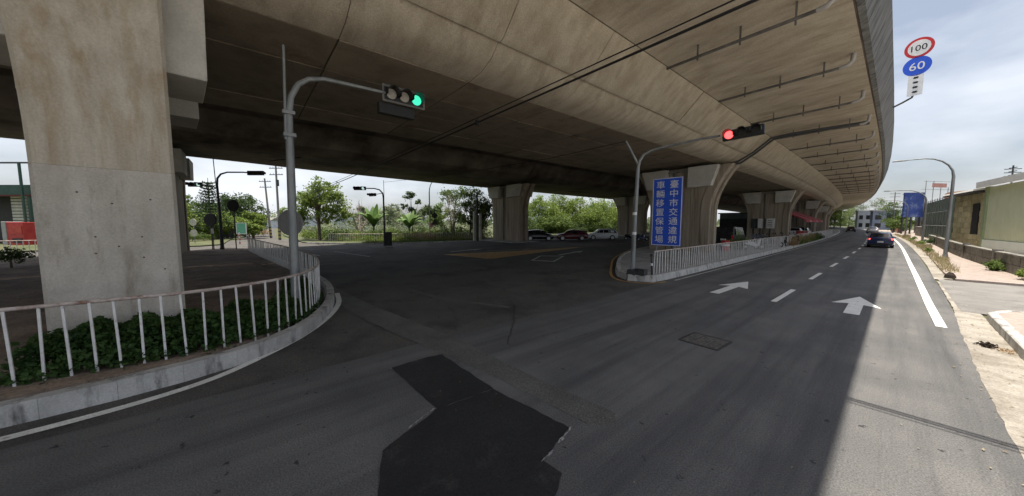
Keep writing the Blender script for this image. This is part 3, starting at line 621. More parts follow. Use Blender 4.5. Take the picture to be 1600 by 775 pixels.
def grass(poly_fn, n, h, leafm, name, w=.03):
    b = B()
    for _ in range(n):
        x, y, z = poly_fn(); a = rnd.uniform(0, pi); hh = h * rnd.uniform(.25, 1.3); l_ = hh * .4
        o_ = len(b.v); b.v += [(x - cos(a) * w, y - sin(a) * w, z), (x + cos(a) * w, y + sin(a) * w, z), (x + rnd.uniform(-l_, l_), y + rnd.uniform(-l_, l_), z + hh)]; b.f.append((o_, o_ + 1, o_ + 2))
    return tag(b.ob(name, M[leafm]), kind='stuff')
def strip(a, b_, w, z):
    def f():
        t = rnd.random(); return (a[0] + (b_[0] - a[0]) * t + rnd.uniform(-w, w), a[1] + (b_[1] - a[1]) * t + rnd.uniform(-w, w), z)
    return f
grass(strip((-47, 9.3), (-40.2, 18.5), .5, .12), 1500, .75, 'straw', 'dry_grass', .04)
grass(strip((-40.2, 18.5), (-39.0, 25), .5, .12), 800, .7, 'straw', 'dry_grass', .04)
grass(strip((-42, 17.0), (-40.6, 20), .4, .12), 900, 1.0, 'rust_plant', 'rusty_grass', .045)
grass(strip((-40.0, 10.8), (-37.8, 18), .35, .12), 3000, .22, 'leaf_mid', 'verge_grass', .03)
grass(strip((-37.9, 17.8), (-37.4, 25), .35, .12), 2200, .22, 'leaf_mid', 'verge_grass', .03)
for q, n_, h_, lm in (((-46, 11.6), 900, .8, 'leaf_bright'), ((-44.2, 13.2), 900, .9, 'leaf_mid'), ((-43.2, 15.3), 1000, 1.1, 'leaf_mid'), ((-42.4, 17.2), 700, .9, 'leaf_bright'), ((-40.6, 22.0), 1200, 1.4, 'leaf_mid'), ((-41.6, 20.8), 1000, 1.2, 'leaf_bright'), ((-40.3, 24.2), 900, 1.1, 'leaf_bright'), ((-48.5, 9.2), 700, .7, 'leaf_mid'), ((-54, 7.0), 900, 1.0, 'leaf_bright')):
    o = thing('shrub', {(-46, 11.6): 'bright shrub right of the many-stemmed tree', (-44.2, 13.2): 'mid green shrub left of the far signal pole', (-43.2, 15.3): 'bushy shrub just behind the black control cabinet', (-42.4, 17.2): 'bright shrub below the second banana plant', (-40.6, 22.0): 'large leafy shrub right of the stacked sign backs', (-41.6, 20.8): 'bright shrub behind the stacked sign backs', (-40.3, 24.2): 'bright shrub left of the dark concrete posts', (-48.5, 9.2): 'low shrub at the foot of the many-stemmed tree', (-54, 7.0): 'bright shrub right of the banded utility poles'}[q], 'shrub', (*q, .1), 0, 'shrubs along the far kerb')
    b = B(); cloud(b, (0, 0, h_ * .8), (h_ * 1.0, h_ * 1.0, h_ * .75), n_, .16, .3); b.ob('foliage', M[lm], o)
    B().tube([(0, 0, -.05), (.05, 0, h_ * .5), (0, .05, h_ * .9)], [.05, .035, .015], 5).ob('stem', M['bark'], o)

tree('many-stemmed leafy tree with see-through crown on the far verge', -49.6, 7.75, [(-1.9, -1.2, 4.2, 1.5), (1.4, 1.6, 4.6, 1.6), (-.4, -.3, 6.0, 1.7), (1.7, 1.3, 6.3, 1.3), (-1.5, -1.3, 5.8, 1.2), (.3, .3, 7.5, 1.1), (2.1, 2.3, 3.4, 1.1), (-1.9, -1.9, 3.0, .9), (.2, .9, 3.5, 1.2)], 'leaf_bright', 3600, .30, .13, .1, 4, shell=.55)
def bare(label, x, y, h, n, spread):
    o = thing('bare_tree', label, 'tree', (x, y, .1)); b = B()
    for _ in range(n):
        a = rnd.uniform(0, 2 * pi); l_ = rnd.uniform(.5, 1) * h; p = [Vector((rnd.uniform(-.2, .2), rnd.uniform(-.2, .2), 0))]
        for k in range(1, 5): p.append(Vector((cos(a) * spread * (k / 4) ** 1.4 + rnd.uniform(-.15, .15), sin(a) * spread * (k / 4) ** 1.4 + rnd.uniform(-.15, .15), l_ * k / 4)))
        b.tube(p, [.10, .08, .06, .04, .015], 5)
        for k in (2, 3):
            for _2 in range(3):
                q = p[k]; d = Vector((rnd.uniform(-1, 1), rnd.uniform(-1, 1), rnd.uniform(.4, 1.3))) * h * .17; b.tube([q, q + d * .6, q + d + Vector((0, 0, .1))], [.035, .025, .01], 4)
    b.ob('trunk', M['pale_bark'], o); return o
bare('leafless pale tree between the leafy tree and the far signal', -52.5, 13.4, 6.2, 7, 2.2)
bare('tall bare stems rising left of the leafy tree by the pier', -42.6, 24.0, 7.4, 9, 1.0)
def banana(label, x, y, h):
    o = thing('banana_plant', label, 'plant', (x, y, .1), 0, 'banana plants on the far verge')
    B().tube([(0, 0, 0), (.05, 0, h * .45)], [.16, .10], 8).ob('stem', M['leaf_banana'], o)
    for k in range(14):
        a = 2 * pi * k / 14 + rnd.uniform(-.3, .3); r = rnd.uniform(.25, 1.0); b = B(); N = 8; w = .34
        pts = []
        for i in range(N + 1):
            t = i / N; pts.append((Vector((cos(a) * r * h * .60 * t, sin(a) * r * h * .60 * t, h * .36 + h * .64 * t * (1.15 - .25 * r) - h * .52 * r * t ** 2.4)), w * (sin(pi * min(.97, t * .85 + .12)) ** .8) * h / 4.2))
        s = Vector((-sin(a), cos(a), 0))
        for i, (p, ww) in enumerate(pts): b.v += [tuple(p - s * ww - Vector((0, 0, ww * .3))), tuple(p), tuple(p + s * ww - Vector((0, 0, ww * .3)))]
        for i in range(N): q = i * 3; b.f += [(q, q + 1, q + 4, q + 3), (q + 1, q + 2, q + 5, q + 4)]
        b.ob('leaf', M['leaf_banana'], o, smooth=50)
banana('banana plant with upright fronds just left of the far signal pole', -46.0, 13.6, 5.4)
banana('banana plant with spreading fronds right of the far signal pole', -43.5, 17.6, 4.8)
o = tree('slender tree with tufted crown above the second banana plant', -48.3, 20.1, [(-.3, -.3, 6.6, .75), (.7, .8, 5.7, .5), (-.9, -.9, 5.0, .55), (1.6, 1.9, 4.4, 1.1), (-.2, 0, 4.1, .7)], 'leaf_dark', 900, .3, .09, .1)
tree('leafy tree overhanging the dark concrete posts beside the broad pier', -42.5, 27.0, [(-2.6, -2.4, 6.6, 1.3), (-1.2, -1.0, 7.0, 1.4), (.4, .4, 6.6, 1.5), (-.6, -.8, 4.9, 1.4), (1.2, 1, 4.6, 1.7), (-.9, -1, 3.2, 1.5), (1.2, 1, 2.4, 1.6)], 'leaf_mid', 3000, .28, .14, .1)
tree('dark bushy tree directly left of the broad pier', -41.8, 28.6, [(0, 0, 3.6, 1.7), (.3, .5, 5.2, 1.5), (-.4, -.6, 2.0, 1.5)], 'leaf_dark', 1900, .27, .14, .1)
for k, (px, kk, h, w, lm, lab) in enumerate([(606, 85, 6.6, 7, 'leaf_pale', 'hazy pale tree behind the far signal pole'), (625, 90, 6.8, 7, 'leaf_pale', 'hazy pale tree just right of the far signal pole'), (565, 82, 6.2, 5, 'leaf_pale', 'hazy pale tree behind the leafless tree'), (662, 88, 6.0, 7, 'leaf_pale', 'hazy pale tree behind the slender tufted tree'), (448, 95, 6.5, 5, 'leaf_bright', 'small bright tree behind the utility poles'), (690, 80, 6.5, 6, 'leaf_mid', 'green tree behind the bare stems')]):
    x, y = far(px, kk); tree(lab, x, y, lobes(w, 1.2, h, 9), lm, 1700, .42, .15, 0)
# sunlit trees past the parked cars
for px, kk, h, w, lm, lab in [(800, 68, 8.6, 8, 'leaf_mid', 'leafy tree mostly hidden by the broad pier'), (846, 75, 9.2, 8.5, 'leaf_bright', 'bright tree behind the black parked car'), (874, 80, 10.6, 9.5, 'leaf_bright', 'tallest bright tree behind the maroon car'), (906, 84, 10.0, 10, 'leaf_bright', 'wide bright tree behind the gap between maroon and white cars'), (938, 91, 10.4, 11, 'leaf_bright', 'bright tree behind the white parked car'), (966, 98, 10.2, 10, 'leaf_mid', 'bright tree left of the pier by the red signal pole'), (862, 72, 4.6, 7, 'leaf_mid', 'low leafy tree behind the black and maroon cars'), (922, 82, 5.0, 8, 'leaf_mid', 'low leafy tree behind the white car')]:
    x, y = far(px, kk); tree(lab, x, y, lobes(w, 1.0, h - w * .18, 13), lm, 3600, .36, .2, 0, group='trees past the parked cars')
# left background
o = thing('pine_tree', 'tall layered pine tree behind the far left signal pole', 'tree', (*far(331, 45), .1)); H = 8.6
B().tube([(0, 0, 0), (0, 0, H)], [.17, .03], 7).ob('trunk', M['bark'], o)
b = B()
for k in range(17):
    z = 1.6 + (H - 1.9) * k / 17; r = 2.5 * (1 - (z - 1.0) / (H - .6)) + .25
    for j in range(9):
        a = 2 * pi * j / 9 + k * .7
        for i in range(15):
            t = (i + 1) / 15; leaf(b, (cos(a) * r * t + rnd.gauss(0, .08), sin(a) * r * t + rnd.gauss(0, .08), z + .30 * t * t * r - .1 + rnd.gauss(0, .05)), .34, .6, .35)
b.ob('crown', M['leaf_pine'], o)
for px, kk, h, w, lm, lab in [(300, 50, 6.6, 6, 'leaf_mid', 'bushy tree left of the pine'), (285, 46, 5.6, 5, 'leaf_bright', 'bright tree at the edge of the huge pier'), (322, 60, 7.0, 6, 'leaf_mid', 'leafy tree behind the pine trunk'), (356, 55, 7.6, 6, 'leaf_dark', 'dark tree right of the pine'), (383, 56, 7.8, 6.4, 'leaf_dark', 'dark round-topped tree behind the green notice board'), (396, 50, 4.4, 3.6, 'leaf_bright', 'pale round bush above the side street'), (345, 48, 4.0, 4, 'leaf_bright', 'low bright bush between the round sign backs')]:
    x, y = far(px, kk); tree(lab, x, y, lobes(w, 1.0, h - w * .14, 12), lm, 3200, .30, .16, .1, group='trees beside the far left street')
for px, kk, s, lab in [(300, 41, .8, 'low shrub under the cream round signs'), (318, 42, .7, 'low shrub left of the dark round sign'), (412, 60, .8, 'brownish shrub at the side street corner')]:
    o = thing('shrub', lab, 'shrub', (*far(px, kk), .1)); b = B(); cloud(b, (0, 0, s * .7), (s * 1.2, s * 1.2, s * .7), 700, .15, .3); b.ob('foliage', M['leaf_mid' if px < 400 else 'rust_plant'], o)
    B().tube([(0, 0, -.05), (0, .03, s * .8)], [.04, .02], 5).ob('stem', M['bark'], o)

# ================================================================= SIGNALS, SIGNS, POLES
def head(parent, loc, rz, lenses, w=1.18, h=.36, plate='sign_grey', tilt=0):
    """horizontal three-lamp signal, local -y faces the traffic"""
    hd = B().box((0, .08, 0), (w, .2, h)).ob('signal_head', M['black'], parent, bevel=.02); hd.location = loc; hd.rotation_euler = (0, tilt, rz)
    if plate:
        b = B()
        for c_, d in (((0, -.035, h / 2 + .03), (w + .12, .012, .06)), ((0, -.035, -h / 2 - .03), (w + .12, .012, .06)), ((-w / 2 - .03, -.035, 0), (.06, .012, h - .002)), ((w / 2 + .03, -.035, 0), (.06, .012, h - .002))): b.box(c_, d)
        b.ob('backing_frame', M[plate], hd)
    for i, m in enumerate(lenses):
        x = (i - 1) * w * .325
        B().disc((x, -.035, 0), (0, -1, 0), h * .40, .03, 20).ob('lens', M[m], hd)
        v = B(); n = 14; r0, r1 = h * .44, h * .47
        for k in range(n + 1):
            a = pi * (-.12 + 1.24 * k / n)
            for r_ in (r0, r1):
                v.v += [(x + cos(a) * r_, -.02, sin(a) * r_), (x + cos(a) * r_, -.26 - .05 * sin(a), sin(a) * r_)]
        for k in range(n):
            q = k * 4; v.f += [(q, q + 1, q + 5, q + 4), (q + 2, q + 6, q + 7, q + 3), (q + 1, q + 3, q + 7, q + 5)]
        v.ob('visor', M['black'], hd, smooth=50)
    return hd
# near left signal
t = thing('traffic_signal', 'tall grey signal pole inside the left railing, its lamp showing green', 'traffic signal', (-9.6, .90, .2))
B().tube([(0, 0, 0), (0, .02, 2.5), (0, .05, 4.6)], [.105, .095, .085], 14).ob('pole', M['galv'], t, smooth=60)
B().disc((0, 0, .02), (0, 0, 1), .2, .05, 18).ob('base_flange', M['galv'], t)
B().tube([(0, .05, 4.3), (0, .07, 5.0), (.0, .12, 5.35), (0, .28, 5.68), (0, .5, 5.86), (0, .85, 5.96), (0, 1.4, 5.98), (0, 2.2, 6.0), (0, 2.38, 6.0)], [.075, .075, .07, .065, .06, .055, .05, .045, .045], 12).ob('arm', M['galv'], t, smooth=60)
B().tube([(.03, -.03, 4.3), (.02, .02, 6.5)], [.035, .03], 8).ob('mast', M['galv'], t, smooth=60)
for z in (4.42, 4.95): B().box((.01, .05, z), (.2, .26, .09)).ob('clamp', M['galv'], t, bevel=.012)
head(t, (0, 2.92, 6.0), pi / 2, ['lens_pale', 'lens_pale', 'lens_green'], 1.16, .36, 'pipe', 0)
hb = B().box((-.18, 2.75, 5.62), (.2, 1.05, .32)).ob('rear_head', M['black'], t, bevel=.02)
# right island signal
t = thing('traffic_signal', 'grey signal pole at the right island nose showing red', 'traffic signal', (-7.29, 12.94, .23))
B().tube([(0, 0, 0), (.01, .03, 2.0), (.04, .12, 4.6)], [.10, .085, .075], 12).ob('pole', M['galv'], t, smooth=60)
a0 = Vector((.04, .12, 4.6)); 
B().tube([tuple(a0), (.09, .14, 4.9), (.25, .18, 5.14), (.55, .25, 5.28), (1.1, .36, 5.36), (2.4, .55, 5.44), (2.95, .6, 5.44)], [.07, .065, .06, .055, .05, .045, .04], 10).ob('arm', M['galv'], t, smooth=60)
B().tube([(.04, .12, 4.75), (-.35, -.22, 5.75)], [.055, .045], 8).ob('stub', M['galv'], t, smooth=60)
B().box((0, .02, .12), (.42, .42, .24), taper=.8).ob('base_block', M['dark_steel'], t, bevel=.02)
for z in (1.75, 2.6): B().tube([(.008, .03, z), (.009, .032, z + .12)], .093, 10).ob('band', M['sign_white'], t)
head(t, (3.63, .62, 5.42), radians(4), ['lens_red', 'lens_dark', 'lens_dark'], 1.22, .34, None, -.035)
# low control box and small post beside it
t = thing('control_box', 'low dark box on the kerb nose at the foot of the red signal pole', 'box', (-6.95, 12.98, .26)); B().box((0, 0, .11), (.5, .3, .22)).ob('cabinet', M['dark_steel'], t, bevel=.015); B().box((0, 0, .235), (.54, .34, .03)).ob('lid', M['dark_steel'], t, bevel=.01)
t = thing('marker_post', 'short dark leaning post with a pale band at the right island nose', 'post', (-6.62, 13.35, .26)); B().tube([(0, 0, 0), (-.06, .03, .85)], [.045, .04], 10).ob('post', M['dark_steel'], t, smooth=60); B().tube([(-.028, .015, .40), (-.036, .019, .5)], .048, 10).ob('band', M['sign_white'], t); B().tube([(-.056, .028, .80), (-.065, .032, .9)], .055, 10).ob('cap', M['black'], t)

# text -> mesh
_dg = None
def text_mesh(body, size, m, depth=.003):
    cu = bpy.data.curves.new('lettering', 'FONT'); cu.body = body; cu.size = size; cu.align_x = 'CENTER'; cu.align_y = 'CENTER'; cu.extrude = depth; cu.offset = size * .004; cu.resolution_u = 3
    o = bpy.data.objects.new('lettering', cu); C.objects.link(o); bpy.context.view_layer.update()
    me = bpy.data.meshes.new_from_object(o.evaluated_get(bpy.context.evaluated_depsgraph_get())); bpy.data.objects.remove(o); bpy.data.curves.remove(cu)
    if me.vertices:
        xs_ = [v.co.x for v in me.vertices]; ys_ = [v.co.y for v in me.vertices]; cx_, cy_ = (min(xs_) + max(xs_)) / 2, (min(ys_) + max(ys_)) / 2
        for v in me.vertices: v.co.x -= cx_; v.co.y -= cy_
    me.materials.clear(); me.materials.append(m); return me
# blue board
t = thing('sign_board', 'tall blue board with two columns of white Chinese characters on two posts', 'sign', (-8.42, 18.45, .235), radians(3))
B().box((0, 0, 2.87), (1.62, .05, 3.84)).ob('panel', M['blue_sign'], t, bevel=.012)
b = B(); w_, h_ = 1.62, 3.84
for c_, d in (((0, -.029, 2.87 + h_ / 2 - .035), (w_ - .02, .006, .035)), ((0, -.029, 2.87 - h_ / 2 + .035), (w_ - .02, .006, .035)), ((-w_ / 2 + .0275, -.029, 2.87), (.035, .006, h_ - .105)), ((w_ / 2 - .0275, -.029, 2.87), (.035, .006, h_ - .105))): b.box(c_, d)
b.ob('border', M['sign_white'], t)
for cx_, word in ((-.37, '車輛移置保管場'), (.37, '臺中市交通違規')):
    for i, ch in enumerate(word):
        o = place(text_mesh(ch, .50, M['sign_white']), 'character', t, (cx_, -.030, 2.87 + (3 - i) * .515)); o.rotation_euler = (pi / 2, 0, 0); o.scale = (1.0, .92, 1)
for x in (-.55, .48): B().tube([(x, .07, 0), (x, .07, 4.7)], .045, 10).ob('post', M['galv'], t, smooth=60)
# speed signs bracketed out from the parapet
t = thing('speed_sign', 'round 100 and 60 speed signs over a white plate, bracketed off the parapet', 'sign', (.2, 33.0, 0), radians(-4))
B().tube([(-.86, .08, 10.05), (-.45, .08, 10.25), (-.1, .08, 10.45), (.0, .08, 10.75), (.0, .08, 13.9)], .055, 10).ob('bracket', M['dark_steel'], t, smooth=60)
B().disc((.02, 0, 13.42), (0, -1, 0), .60, .03, 36).ob('speed_limit_disc', M['sign_red'], t); B().disc((.02, -.018, 13.42), (0, -1, 0), .46, .012, 36).ob('disc_face', M['sign_white'], t)
o = place(text_mesh('100', .50, M['black']), 'numerals', t, (.02, -.027, 13.42)); o.rotation_euler = (pi / 2, 0, 0)
B().disc((.0, 0, 12.32), (0, -1, 0), .58, .03, 36).ob('minimum_speed_disc', M['blue_sign'], t)
o = place(text_mesh('60', .66, M['sign_white']), 'numerals', t, (0, -.019, 12.32)); o.rotation_euler = (pi / 2, 0, 0)
B().box((0, 0, 11.18), (.62, .03, 1.3)).ob('plate', M['sign_white'], t, bevel=.008)
b = B()
for i in range(4): b.box((0, -.018, 11.62 - i * .29), (.17, .006, .12)); b.box((0, -.0185, 11.62 - i * .29), (.24, .006, .035))
b.ob('plate_marks', M['black'], t)
# convex mirror back, round sign backs
def round_back(label, x, y, z0, zc, r, m, pm, name='round_sign', cat='sign', nrm=(.77, -.64, 0)):
    t = thing(name, label, cat, (x, y, z0)); B().tube([(0, 0, 0), (0, 0, zc - z0)], .04, 8).ob('post', M[pm], t, smooth=60)
    n = Vector(nrm).normalized(); B().disc(n * .06 + Vector((0, 0, zc - z0)), n, r, .05, 30, r * .93).ob('disc', M[m], t, smooth=40); return t
round_back('large grey round disc back on a post behind the green signal pole', -16.3, 1.5, .2, 2.5, .54, 'sign_grey', 'galv')
round_back('black round sign back on a thin post right of the far left signal', *far(368, 26.7), .2, 3.92, .50, 'black', 'dark_steel')
round_back('low dark round sign back left of the far left signal pole', *far(331, 27.5), .2, 2.75, .55, 'black', 'dark_steel')
t = thing('twin_signs', 'pair of cream round signs stacked on one post beside the huge pier', 'sign', (*far(304, 38), .1)); B().tube([(0, 0, 0), (0, 0, 3.0)], .04, 8).ob('post', M['galv'], t)
for z in (2.45, 1.2): B().disc((.05, -.04, z), (.77, -.64, 0), .42, .04, 24).ob('disc', M['cream'], t)
t = thing('small_sign', 'small white plate on a short post under the dark round sign', 'sign', (*far(333, 26.9), .2)); B().tube([(0, 0, 0), (0, 0, 1.5)], .03, 8).ob('post', M['dark_steel'], t); B().box((.03, -.02, 1.6), (.22, .02, .42), rz=radians(50)).ob('plate', M['sign_white'], t)
# far left signal
x, y = far(346, 27); t = thing('traffic_signal', 'dark curved signal pole at the far end of the left island', 'traffic signal', (x, y, .18))
B().tube([(0, 0, 0), (0, 0, 3), (-.05, -.05, 5.4), (.0, .0, 6.0), (.2, .24, 6.35), (.55, .66, 6.5), (1.4, 1.7, 6.5), (1.75, 2.1, 6.45)], [.13, .10, .08, .075, .07, .06, .055, .05], 10).ob('pole', M['dark_steel'], t, smooth=60)
B().tube([(0, 0, 0), (0, 0, .3)], [.2, .12], 10).ob('base', M['dark_steel'], t); B().tube([(-.12, -.12, 5.2), (-.16, -.18, 7.6)], .03, 6).ob('mast', M['dark_steel'], t)
head(t, (2.1, 2.52, 6.42), radians(50.2) + pi, ['lens_dark'] * 3, 1.3, .36, None)
B().tube([(-.03, -.03, 5.2), (-.75, -.9, 5.5)], .04, 6).ob('arm', M['dark_steel'], t)
head(t, (-1.25, -1.5, 5.5), radians(50.2), ['lens_dark', 'lens_dark', 'lens_white'], 1.1, .36, None)
# far middle signal
x, y = far(601, 33); t = thing('traffic_signal', 'dark signal pole on the far verge beside the black cabinet, arm reaching left', 'traffic signal', (x, y, .1))
B().tube([(0, 0, 0), (0, 0, 4.9), (-.04, -.05, 5.4), (-.25, -.3, 5.75), (-.6, -.7, 5.88), (-1.2, -1.45, 5.9)], [.11, .08, .075, .065, .055, .05], 10).ob('pole', M['dark_steel'], t, smooth=60)
B().tube([(0, 0, 0), (0, 0, .28)], [.2, .11], 10).ob('base', M['dark_steel'], t); B().tube([(.04, .05, 4.8), (.05, .05, 6.7)], .025, 6).ob('mast', M['dark_steel'], t)
head(t, (-1.55, -1.85, 5.9), radians(50.2), ['lens_dark', 'lens_dark', 'lens_white'], 1.2, .36, None)
head(t, (-.75, -.9, 5.25), radians(20), ['lens_dark', 'lens_dark', 'lens_pale'], .95, .3, None); B().tube([(-.05, -.05, 5.4), (-.5, -.55, 5.3)], .03, 6).ob('arm', M['dark_steel'], t)
t = thing('control_cabinet', 'black control cabinet standing beside the far signal pole', 'cabinet', (*far(607.5, 32.6), .1), radians(50)); B().box((0, 0, .72), (.5, .4, 1.36)).ob('body', M['black'], t, bevel=.02); B().box((0, 0, 1.43), (.56, .46, .06)).ob('lid', M['dark_steel'], t); B().box((0, 0, .02), (.6, .5, .1)).ob('plinth', M['paving'], t)
# utility poles with banded bases
for px, k, h, lab in ((437, 46, 10.7, 'nearer concrete utility pole with yellow banded base at the side street'), (423.5, 52, 9.6, 'shorter leaning utility pole with yellow banded base behind the nearer one')):
    x, y = far(px, k); t = thing('utility_pole', lab, 'utility pole', (x, y, -.02), 0, 'utility poles'); lean = -.5 if px < 430 else 0
    B().tube([(0, 0, 0), (lean * .64, lean * .77, h)], [.17, .11], 10).ob('pole', M['wood_pole'], t, smooth=60)
    for i in range(7): z = .15 + i * .26; B().tube([(lean * .64 * z / h, lean * .77 * z / h, z), (lean * .64 * (z + .13) / h, lean * .77 * (z + .13) / h, z + .13)], .19, 10).ob('band', M['tiger' if i % 2 else 'black'], t)
    for z in (h - .5, h - 1.4):
        f = z / h; B().box((lean * .64 * f, lean * .77 * f, z), (1.9, .09, .09), rz=radians(50)).ob('crossarm', M['dark_steel'], t)
        for s in (-.8, -.4, .4, .8): B().tube([(lean * .64 * f + s * .64, lean * .77 * f + s * .77, z + .04), (lean * .64 * f + s * .64, lean * .77 * f + s * .77, z + .22)], .035, 6).ob('insulator', M['sign_white'], t)
    if px > 430: B().tube([(.25, .1, h * .72), (.25, .1, h * .80)], .16, 10).ob('transformer', M['dark_steel'], t)
# overhead wires
for (yy, zz, s, r) in ((6.28, 6.0, .0, .022), (6.34, 6.05, .04, .022), (6.2, 6.1, -.06, .014), (10.9, 6.6, 0, .012)):
    pts = [(16 - 74 * k / 24, yy + s * k / 24, zz + .25 * ((k - 12) / 12) ** 2 - .12) for k in range(25)] if yy < 7 else [(x_, 10.9 + (-17 - x_) * .0, 6.5 + .02 * abs(x_ + 16)) for x_ in (-7.7, -16, -26, -34)]
    if yy > 7: pts = [(-7.64, 12.72, 5.98), (-12, 12.6, 5.9), (-18, 12.3, 6.0), (-26, 12, 6.3), (-33.6, 11.1, 6.6)]
    tag(B().tube(pts, r, 6).ob('overhead_wire', M['cable']), {6.28: 'lower of the two thick black wires running under the viaduct', 6.34: 'upper of the two thick black wires running under the viaduct', 6.2: 'thin black wire just ahead of the two thick wires', 10.9: 'thin wire between the red signal pole and the far signal pole'}[yy], 'wire', 'wires crossing under the viaduct')
t = B().box((0, 0, 0), (.1, .12, .16)); 
o = tag(t.ob('wire_clip', M['black']), 'small black splice clip on the overhead wires', 'clip'); o.location = (-9.4, 6.3, 5.92)

# far lamp and sign stack on the far verge
def lamp(label, x, y, h, reach, rz, m='galv', z0=.1, r=.075):
    t = thing('street_lamp', label, 'street lamp', (x, y, z0), rz, 'street lamps')
    q = [(0, 0, 0), (0, 0, h * .8)] + [(-reach * (1 - cos(a)) * .55, 0, h * .8 + h * .2 * sin(a)) for a in (.3, .6, .9, 1.2, 1.5)] + [(-reach * .85, 0, h * 1.0)]
    B().tube(q, [r * 1.3, r] + [r * .8, r * .72, r * .66, r * .6, r * .55] + [r * .45], 10).ob('pole', M[m], t, smooth=60)
    B().tube([(0, 0, 0), (0, 0, .25)], [r * 2, r * 1.5], 10).ob('base', M[m], t)
    B().box((-reach * .85 - .3, 0, h - .01), (.7, .22, .09), taper=.75).ob('lamp_head', M[m], t, bevel=.02); return t
lamp('slim street lamp rising behind the far verge trees', *far(672, 44), 8.0, 1.3, radians(230), 'sign_grey')
t = thing('stacked_signs', 'black round sign back above a triangular one on the far verge', 'sign', (*far(680, 42), .1)); B().tube([(0, 0, 0), (0, 0, 3.4)], .035, 8).ob('post', M['dark_steel'], t)
B().disc((.05, -.04, 3.35), (.77, -.64, 0), .36, .04, 24).ob('round_plate', M['black'], t)
tri = [(-.47, -.40), (.47, -.40), (0, .42)]; b = B(); ax = Vector((.64, .77, 0)); nv = Vector((.77, -.64, 0)) * .05
b.loft([[Vector((0, 0, 2.5)) + nv * s + ax * u + Vector((0, 0, v)) for u, v in tri] for s in (.6, 1.4)]).ob('triangle_plate', M['black'], t, fix=True)
t = thing('red_sign', 'small faded red square sign left of the stacked sign backs', 'sign', (*far(675, 43), .1)); B().tube([(0, 0, 0), (0, 0, 2.2)], .03, 8).ob('post', M['sign_grey'], t); B().box((.03, -.03, 2.1), (.5, .02, .6), rz=radians(50)).ob('plate', M['pinkroof'], t)
# dark post and pale concrete posts by the broad pier
t = tag(B().tube([(0, 0, 0), (0, 0, 6.4)], [.13, .10], 10).ob('dark_pole', M['black']), 'tall dark pole standing left of the broad pier', 'pole'); t.location = (*far(746, 42), .1)
for px, h, lab in ((741.5, 3.9, 'pale concrete post left of the tall dark pole'), (750.5, 3.6, 'pale concrete post right of the tall dark pole')):
    t = tag(B().box((0, 0, h / 2), (.3, .3, h), taper=.9).ob('concrete_post', M['corbel'], bevel=.02), lab, 'post', 'posts beside the broad pier'); t.location = (*far(px, 43), .1)
fr = thing('railing', 'low white barred railing along the far verge behind the dry grass', 'railing', (0, 0, 0)); railing(fr, [(-47.6, 8.4), (-44.5, 10.3), (-42.3, 13.2), (-40.6, 17.4), (-39.6, 22.2), (-38.6, 24.6)], .12, .95, .30, .022)
fr = thing('railing', 'white barred railing past the left island in front of the shop', 'railing', (0, 0, 0)); railing(fr, [(-46.0, -19), (-45.4, -14), (-44.8, -9.0), (-44.6, -6.4)], .0, 1.05, .30, .022)
# grey sheet fence, green notice board, barrier post, side street bits
t = thing('sheet_fence', 'grey sheet metal fence under the trees behind the far left signal', 'fence', (0, 0, 0)); a = Vector(far(284, 47)); c_ = Vector(far(366, 50)); n = 11
for i in range(n):
    p = a + (c_ - a) * (i + .5) / n; B().box((p.x, p.y, 1.3), ((c_ - a).length / n - .05, .06, 2.5 + rnd.uniform(-.08, .08)), rz=atan2(c_.y - a.y, c_.x - a.x)).ob('sheet_panel', M['grey_sheet'], t)
t = thing('notice_board', 'green board in a white frame at the side street corner', 'sign', (*far(378, 45), .1), radians(50)); B().box((0, 0, 1.6), (1.25, .06, 1.45)).ob('board', M['green_board'], t)
b = B()
for c_, d in (((0, -.01, 2.36), (1.4, .09, .07)), ((0, -.01, .84), (1.4, .09, .07)), ((-.665, -.01, 1.6), (.07, .09, 1.45)), ((.665, -.01, 1.6), (.07, .09, 1.45))): b.box(c_, d)
b.ob('frame', M['sign_white'], t)
for s in (-.6, .6): B().tube([(s, .06, 0), (s, .06, 2.2)], .04, 8).ob('post', M['sign_grey'], t)
t = thing('banded_post', 'short red and white banded post below the green notice board', 'post', (*far(374, 38), .0))
for i in range(6): B().tube([(0, 0, i * .22), (0, 0, i * .22 + .22)], .075, 10).ob('band', M['cone' if i % 2 == 0 else 'sign_white'], t)
t = thing('small_sign', 'small dark blue sign over the end of the side street', 'sign', (*far(416.5, 95), 0)); B().tube([(0, 0, 0), (0, 0, 4.5)], .06, 8).ob('post', M['dark_steel'], t); B().box((.0, -.1, 4.1), (1.0, .05, .75), rz=radians(50)).ob('plate', M['grey_sheet'], t)
t = thing('house', 'pale distant house at the end of the side street', 'house', (*far(414, 150), 0), radians(50)); B().box((0, 0, 1.8), (12, 8, 3.6)).ob('wall', M['haze_wall'], t); B().loft([[(-6.4, y_, 3.6), (6.4, y_, 3.6), (6.4, y_ * .1, 5.0), (-6.4, y_ * .1, 5.0)] for y_ in (-4.4, 4.4)]).ob('roof', M['grey_wall'], t, fix=True)
for i in range(3): B().box((-3.6 + i * 3.6, -4.02, 1.9), (1.4, .06, 1.3)).ob('window', M['dark_open'], t)
